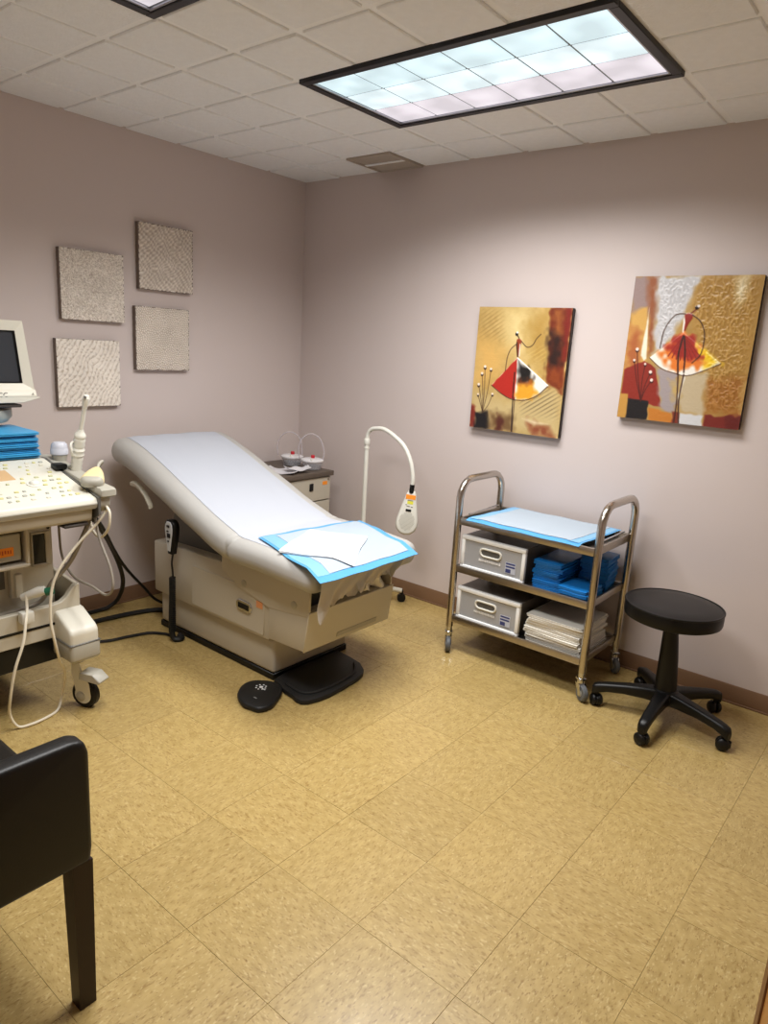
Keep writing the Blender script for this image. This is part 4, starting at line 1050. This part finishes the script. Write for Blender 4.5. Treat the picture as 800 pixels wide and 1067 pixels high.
P('overlay_sticker', M().box(sgn*.02-.05, sgn*.02+.05, .225, .315, 0, .0012, 0, 1, kmx), mat('tan_overlay', (206, 170, 124), .5), kb)
# holder rail on the right side
rail = P('holder_rail', M().prism([(.52, .90), (.60, .915), (.92, .872), (1.018, .862), (1.030, .868), (1.030, .890), (1.015, .897), (.93, .902), (.60, .950), (.52, .948)], 'y', -1.958, -1.898, .008, 2), greyp_m, t)
P('rail_lower', M().prism([(.70, .80), (.98, .80), (1.012, .826), (1.014, .866), (.92, .876), (.62, .91)], 'y', -1.962, -1.912, .010, 2), greyp_m, t)
P('rail_gap', M().prism([(1.020, .80), (1.019, .864), (.62, .950), (.58, .950), (.56, .88), (.98, .78)], 'y', -1.9665, -1.957), dgrey_m, t)
P('gap_block', M().box(.715, .765, -1.99, -1.945, .928, .948, .006, 2, Matrix.Translation((0, 0, 0))), black_m, rail)
for cx, cy, r in ((.765, -1.918, .022), (.64, -1.915, .026)):
    P('cup', M().lathe([(r*.8, -.05), (r, .0), (r+.004, .012), (r, .014), (r*.8, .0), (r*.6, -.03), (0, -.03)], (cx, cy, .95 if cx < .7 else .925), 24), greyp_m, rail)
# monitor
hw0, hw1, zt, zb = .205, .238, 1.468, 1.205
YM = UC+.045
def mon_ring(x, k): return [(x, YM-hw0*k, zt-(1-k)*.12), (x, YM+hw0*k, zt-(1-k)*.12), (x, YM+hw1*k, zb+(1-k)*.10), (x, YM-hw1*k, zb+(1-k)*.10)]
fr = M()
O = [(-hw0, zt), (hw0, zt), (hw1, zb), (-hw1, zb)]; I = [(-hw0+.026, zt-.038), (hw0-.026, zt-.038), (hw1-.040, zb+.026), (-hw1+.040, zb+.026)]
rings = []
for i in range(4):
    j = (i+1) % 4
    a, b, c, d = O[i], O[j], I[j], I[i]
    fr.add([(.505, YM+a[0], a[1]), (.505, YM+b[0], b[1]), (.495, YM+c[0], c[1]), (.495, YM+d[0], d[1]), (.46, YM+a[0], a[1]), (.46, YM+b[0], b[1]), (.46, YM+c[0], c[1]), (.46, YM+d[0], d[1])],
           [[0, 1, 2, 3], [7, 6, 5, 4], [0, 4, 5, 1], [2, 6, 7, 3], [1, 5, 6, 2], [0, 3, 7, 4]])
mo = P('monitor_bezel', fr, offw_m, t)
P('bottom_bezel', M().prism([(.455, zb+.002), (.507, zb+.002), (.520, zb-.02), (.515, zb-.036), (.455, zb-.034)], 'y', YM-hw1-.004, YM+hw1+.004, .004, 2), offw_m, mo)
P('bezel_lip', M().prism([(YM-hw1-.016, zb-.030), (YM-hw1+.05, zb-.048), (YM+hw1-.05, zb-.048), (YM+hw1+.016, zb-.030), (YM+hw1+.016, zb-.027), (YM-hw1-.016, zb-.027)], 'x', .455, .518, .002, 1), offw_m, mo)
P('screen', M().prism([(YM+a[0]*1.02, a[1]) for a in I], 'x', .478, .487, .002, 1), screen_m, mo)
si = M()
for i in range(4):
    j = (i+1) % 4; c, d = I[j], I[i]; e = (c[0]*.965, c[1]*1+(-.005 if c[1] > 1.4 else .005)); g = (d[0]*.965, d[1]+(-.005 if d[1] > 1.4 else .005))
    si.add([(.496, YM+d[0], d[1]), (.496, YM+c[0], c[1]), (.489, YM+e[0], e[1]), (.489, YM+g[0], g[1])], [[0, 1, 2, 3]])
P('screen_surround', si, black_m, mo)
P('housing', M().loft([mon_ring(.465, 1), mon_ring(.44, .985), mon_ring(.36, .90), mon_ring(.22, .62), mon_ring(.20, .58)]), offw_m, mo)
lm = frame_mx((.5185, YM+.112, zb-.017), (0, 1, 0), (0, 0, 1))
text('logo', 'CC', .026, lm, dgrey_m, mo)
P('power_mark', M().prism([(-.005, -.005), (.005, -.005), (0, .005)], 'z', 0, .001, 0, 1, frame_mx((.5185, YM+.225, zb-.013), (0, 1, 0), (0, 0, 1))), greyp_m, mo)
P('swivel_base', M().lathe([(.10, 1.055), (.175, 1.075), (.190, 1.095), (.190, 1.125), (.170, 1.140), (.10, 1.145)], (.33, YM+.015, 0), 40).lathe([(.07, .945), (.07, 1.06)], (.33, YM, 0), 24).lathe([(.08, 1.14), (.10, 1.19)], (.33, YM, 0), 24), greyp_m, t)
P('tilt_plate', M().box(.44, .51, YM+.02, YM+.185, 1.1385, 1.150, .003, 1), ink_m, t)

# things on the machine
stk = 9
for i in range(stk):
    j = random.uniform(-.008, .008); sh = -.0032*i
    folded('folded_underpad', 'underpad', 'blue pads on the ultrasound machine', ordinal(i, stk)+'bright blue folded underpad of stack below the ultrasound monitor', .36+j, .622+j, -2.36, -1.978+.2*sh+random.uniform(-.004, .004), .954+i*.0113, .0111, brightpad_m, random.uniform(-.015, .015), 2)
t = T('gel_bottle', 'small pale grey ribbed cap bottle in cup behind the white probe', 'bottle', (.64, -1.915, .93))
P('bottle', M().lathe([(.020, .93), (.022, .95), (.022, .962)], (.64, -1.915, 0), 24), greyp_m, t)
P('ribbed_cap', M().lathe([(.030, .964), (.033, .967), (.033, .985), (.031, .988), (.031, .993), (.029, 1.005), (.022, 1.013), (0, 1.015)], (.64, -1.915, 0), 28), mat('pale_blue_grey', (196, 198, 208), .45), t)
t = T('ultrasound_probe', 'long white slim ultrasound probe standing upright in the holder', 'probe', (.765, -1.918, .93))
ax = [(.765, -1.918, .905), (.785, -1.918, .975), (.800, -1.918, 1.02), (.812, -1.918, 1.052), (.824, -1.918, 1.085), (.868, -1.916, 1.205)]
P('grip', M().tube([Vector(ax[0]).lerp(Vector(ax[3]), k/16) for k in range(17)], [.019+.003*(k % 2)+(.002 if 8 < k < 12 else 0) for k in range(17)], 16), whitep_m, t)
P('shoulder', M().tube([Vector(ax[3]).lerp(Vector(ax[4]), k/6) for k in range(7)], [.019, .021, .021, .018, .014, .011, .0095], 16), whitep_m, t)
P('shaft', M().tube([Vector(ax[4]).lerp(Vector(ax[5]), k/8) for k in range(9)], [.0085, .008, .008, .008, .008, .008, .0095, .0125, .0125], 14), whitep_m, t)
P('tip', M().tube([Vector(ax[5]), Vector(ax[5])+Vector((.003, 0, .011))], [.0125, .009], 14), whitep_m, t)
P('tip_mark', M().lathe([(.005, 0), (.005, .0016), (0, .002)], (0, 0, 0), 12, frame_mx((.878, -1.9265, 1.210), (0, 1, 0), (-.3, 0, 1))), ink_m, t)
P('trigger_loop', M().tube([(.800, -1.94, 1.035), (.808, -1.952, 1.028), (.812, -1.952, 1.005), (.800, -1.944, .985)], .005, 8, 4), whitep_m, t)
t = T('convex_probe', 'cream convex ultrasound probe lying at the console front corner', 'probe', (.93, -1.925, .90))
pm = Matrix.Translation((.925, -1.928, .922)) @ Matrix.Rotation(math.radians(-38), 4, 'Z') @ Matrix.Rotation(math.radians(12), 4, 'Y') @ Matrix.Scale(1.3, 4)
P('body', M().loft([[(x, a, b) for a, b in rrect(w, h, min(w, h)*.9, 4)] for x, w, h in ((-.055, .010, .009), (-.04, .016, .013), (-.015, .024, .016), (.015, .030, .018), (.032, .032, .018), (.036, .030, .016))], True, pm), cream_m, t)
P('lens', M().loft([[(x, a, b) for a, b in rrect(w, h, min(w, h)*.9, 4)] for x, w, h in ((.036, .031, .017), (.044, .029, .015), (.052, .022, .011), (.056, .010, .005))], True, pm), greyp_m, t)
P('cord', M().tube([pm @ Vector((-.05, 0, 0)), pm @ Vector((-.07, .004, .012)), pm @ Vector((-.085, .01, .01)), (.835, -1.90, .89), (.85, -1.895, .82)], .006, 8, 6), greyp_m, t)

# ------------------------------------------------------------------ cables
CA = [(.80, -1.905, .79), (.70, -1.833, .735), (.58, -1.735, .635), (.45, -1.62, .519), (.30, -1.481, .333), (.165, -1.385, .183), (.085, -1.365, .07), (.055, -1.41, .018), (.05, -1.50, .012), (.06, -1.66, .012)]
CB = [(.70, -1.88, .79), (.60, -1.736, .646), (.40, -1.556, .435), (.28, -1.429, .292), (.20, -1.286, .139), (.19, -1.205, .045), (.25, -1.13, .009), (.33, -1.08, .012), (.400, -1.06, .05)]
def cable(name, label, pts, r, m, n=8, group=None):
    o = P(name, M().tube(pts, r, n, 8), m)
    o['label'] = label; o['category'] = 'cable'
    if group: o['group'] = group
    return o
cable('cable', 'white cable looping from the ultrasound machine down onto the floor in front',
      [(.86, -2.170, .50), (.88, -2.178, .455), (.915, -2.20, .42), (.935, -2.222, .35), (.935, -2.255, .26), (.92, -2.272, .15), (.895, -2.268, .07), (.895, -2.243, .012), (.905, -2.20, .007), (.897, -2.14, .007), (.872, -2.085, .007), (.845, -2.055, .035), (.875, -2.05, .15), (.915, -2.085, .23), (.945, -2.115, .33), (.945, -2.125, .42), (.945, -2.115, .53), (.955, -2.085, .61), (.965, -2.02, .69), (.99, -1.955, .765), (1.005, -1.925, .815)], .0052, whitecable_m)
o = bpy.data.objects['cable']
P('cable_clip', M().box(.86, .90, -2.205, -2.16, .40, .445, .006, 2), whitep_m, o)
pl = P('plug', M().tube([(.84, -2.175, .485), (.885, -2.135, .51), (.90, -2.12, .517)], [.014, .020, .016], 10), whitep_m, o)
P('green_plug', M().tube([(.90, -2.118, .508), (.915, -2.095, .515)], .015, 10), green_m, pl)
cable('cable', 'short white cable loop hanging below the console front corner', [(1.0, -1.93, .83), (1.03, -1.93, .805), (1.018, -1.93, .745), (.965, -1.93, .70), (.915, -1.93, .705), (.885, -1.93, .75), (.875, -1.93, .80)], .005, whitecable_m)
cable('cable', 'grey cable curving down from the console behind the white loop', [(.76, -1.99, .76), (.762, -1.99, .67), (.772, -1.99, .60), (.80, -1.985, .55), (.85, -1.975, .515), (.93, -1.955, .50), (1.02, -1.95, .49), (1.07, -1.95, .53), (1.05, -1.945, .60), (.99, -1.95, .70), (.96, -1.95, .78)], .005, greycable_m)
cable('cable', 'thick grey probe cable slanting from console corner to the machine base', [(.96, -1.96, .80), (.945, -1.98, .73), (.90, -2.01, .62), (.87, -2.04, .56), (.855, -2.075, .52), (.80, -2.09, .44), (.79, -2.16, .42), (.80, -2.25, .42), (.81, -2.36, .42)], .0085, greycable_m)
cable('cable', 'thick black power cable draping from machine to floor, curling back along the left wall', CA, .011, blackcable_m)
cable('cable', 'thin black cable draping past the wall to the back of the exam table', CB, .0075, blackcable_m)
cable('cable', 'thick black cable lying on floor, upper one beside exam table base', [(.02, -1.70, .012), (.16, -1.60, .013), (.18, -1.50, .013), (.20, -1.36, .013), (.24, -1.24, .013), (.33, -1.18, .02), (.395, -1.16, .05)], .0125, blackcable_m)
cable('cable', 'black cable lying on the floor nearest the room, ending at the hand control', [(.22, -1.78, .008), (.36, -1.70, .008), (.42, -1.62, .008), (.44, -1.53, .008), (.47, -1.43, .008), (.53, -1.38, .008), (.59, -1.365, .008)], .0075, blackcable_m)
blk = P('cable_bundle', M().box(.80, .87, -1.93, -1.885, .73, .80, .012, 2), black_m, US)
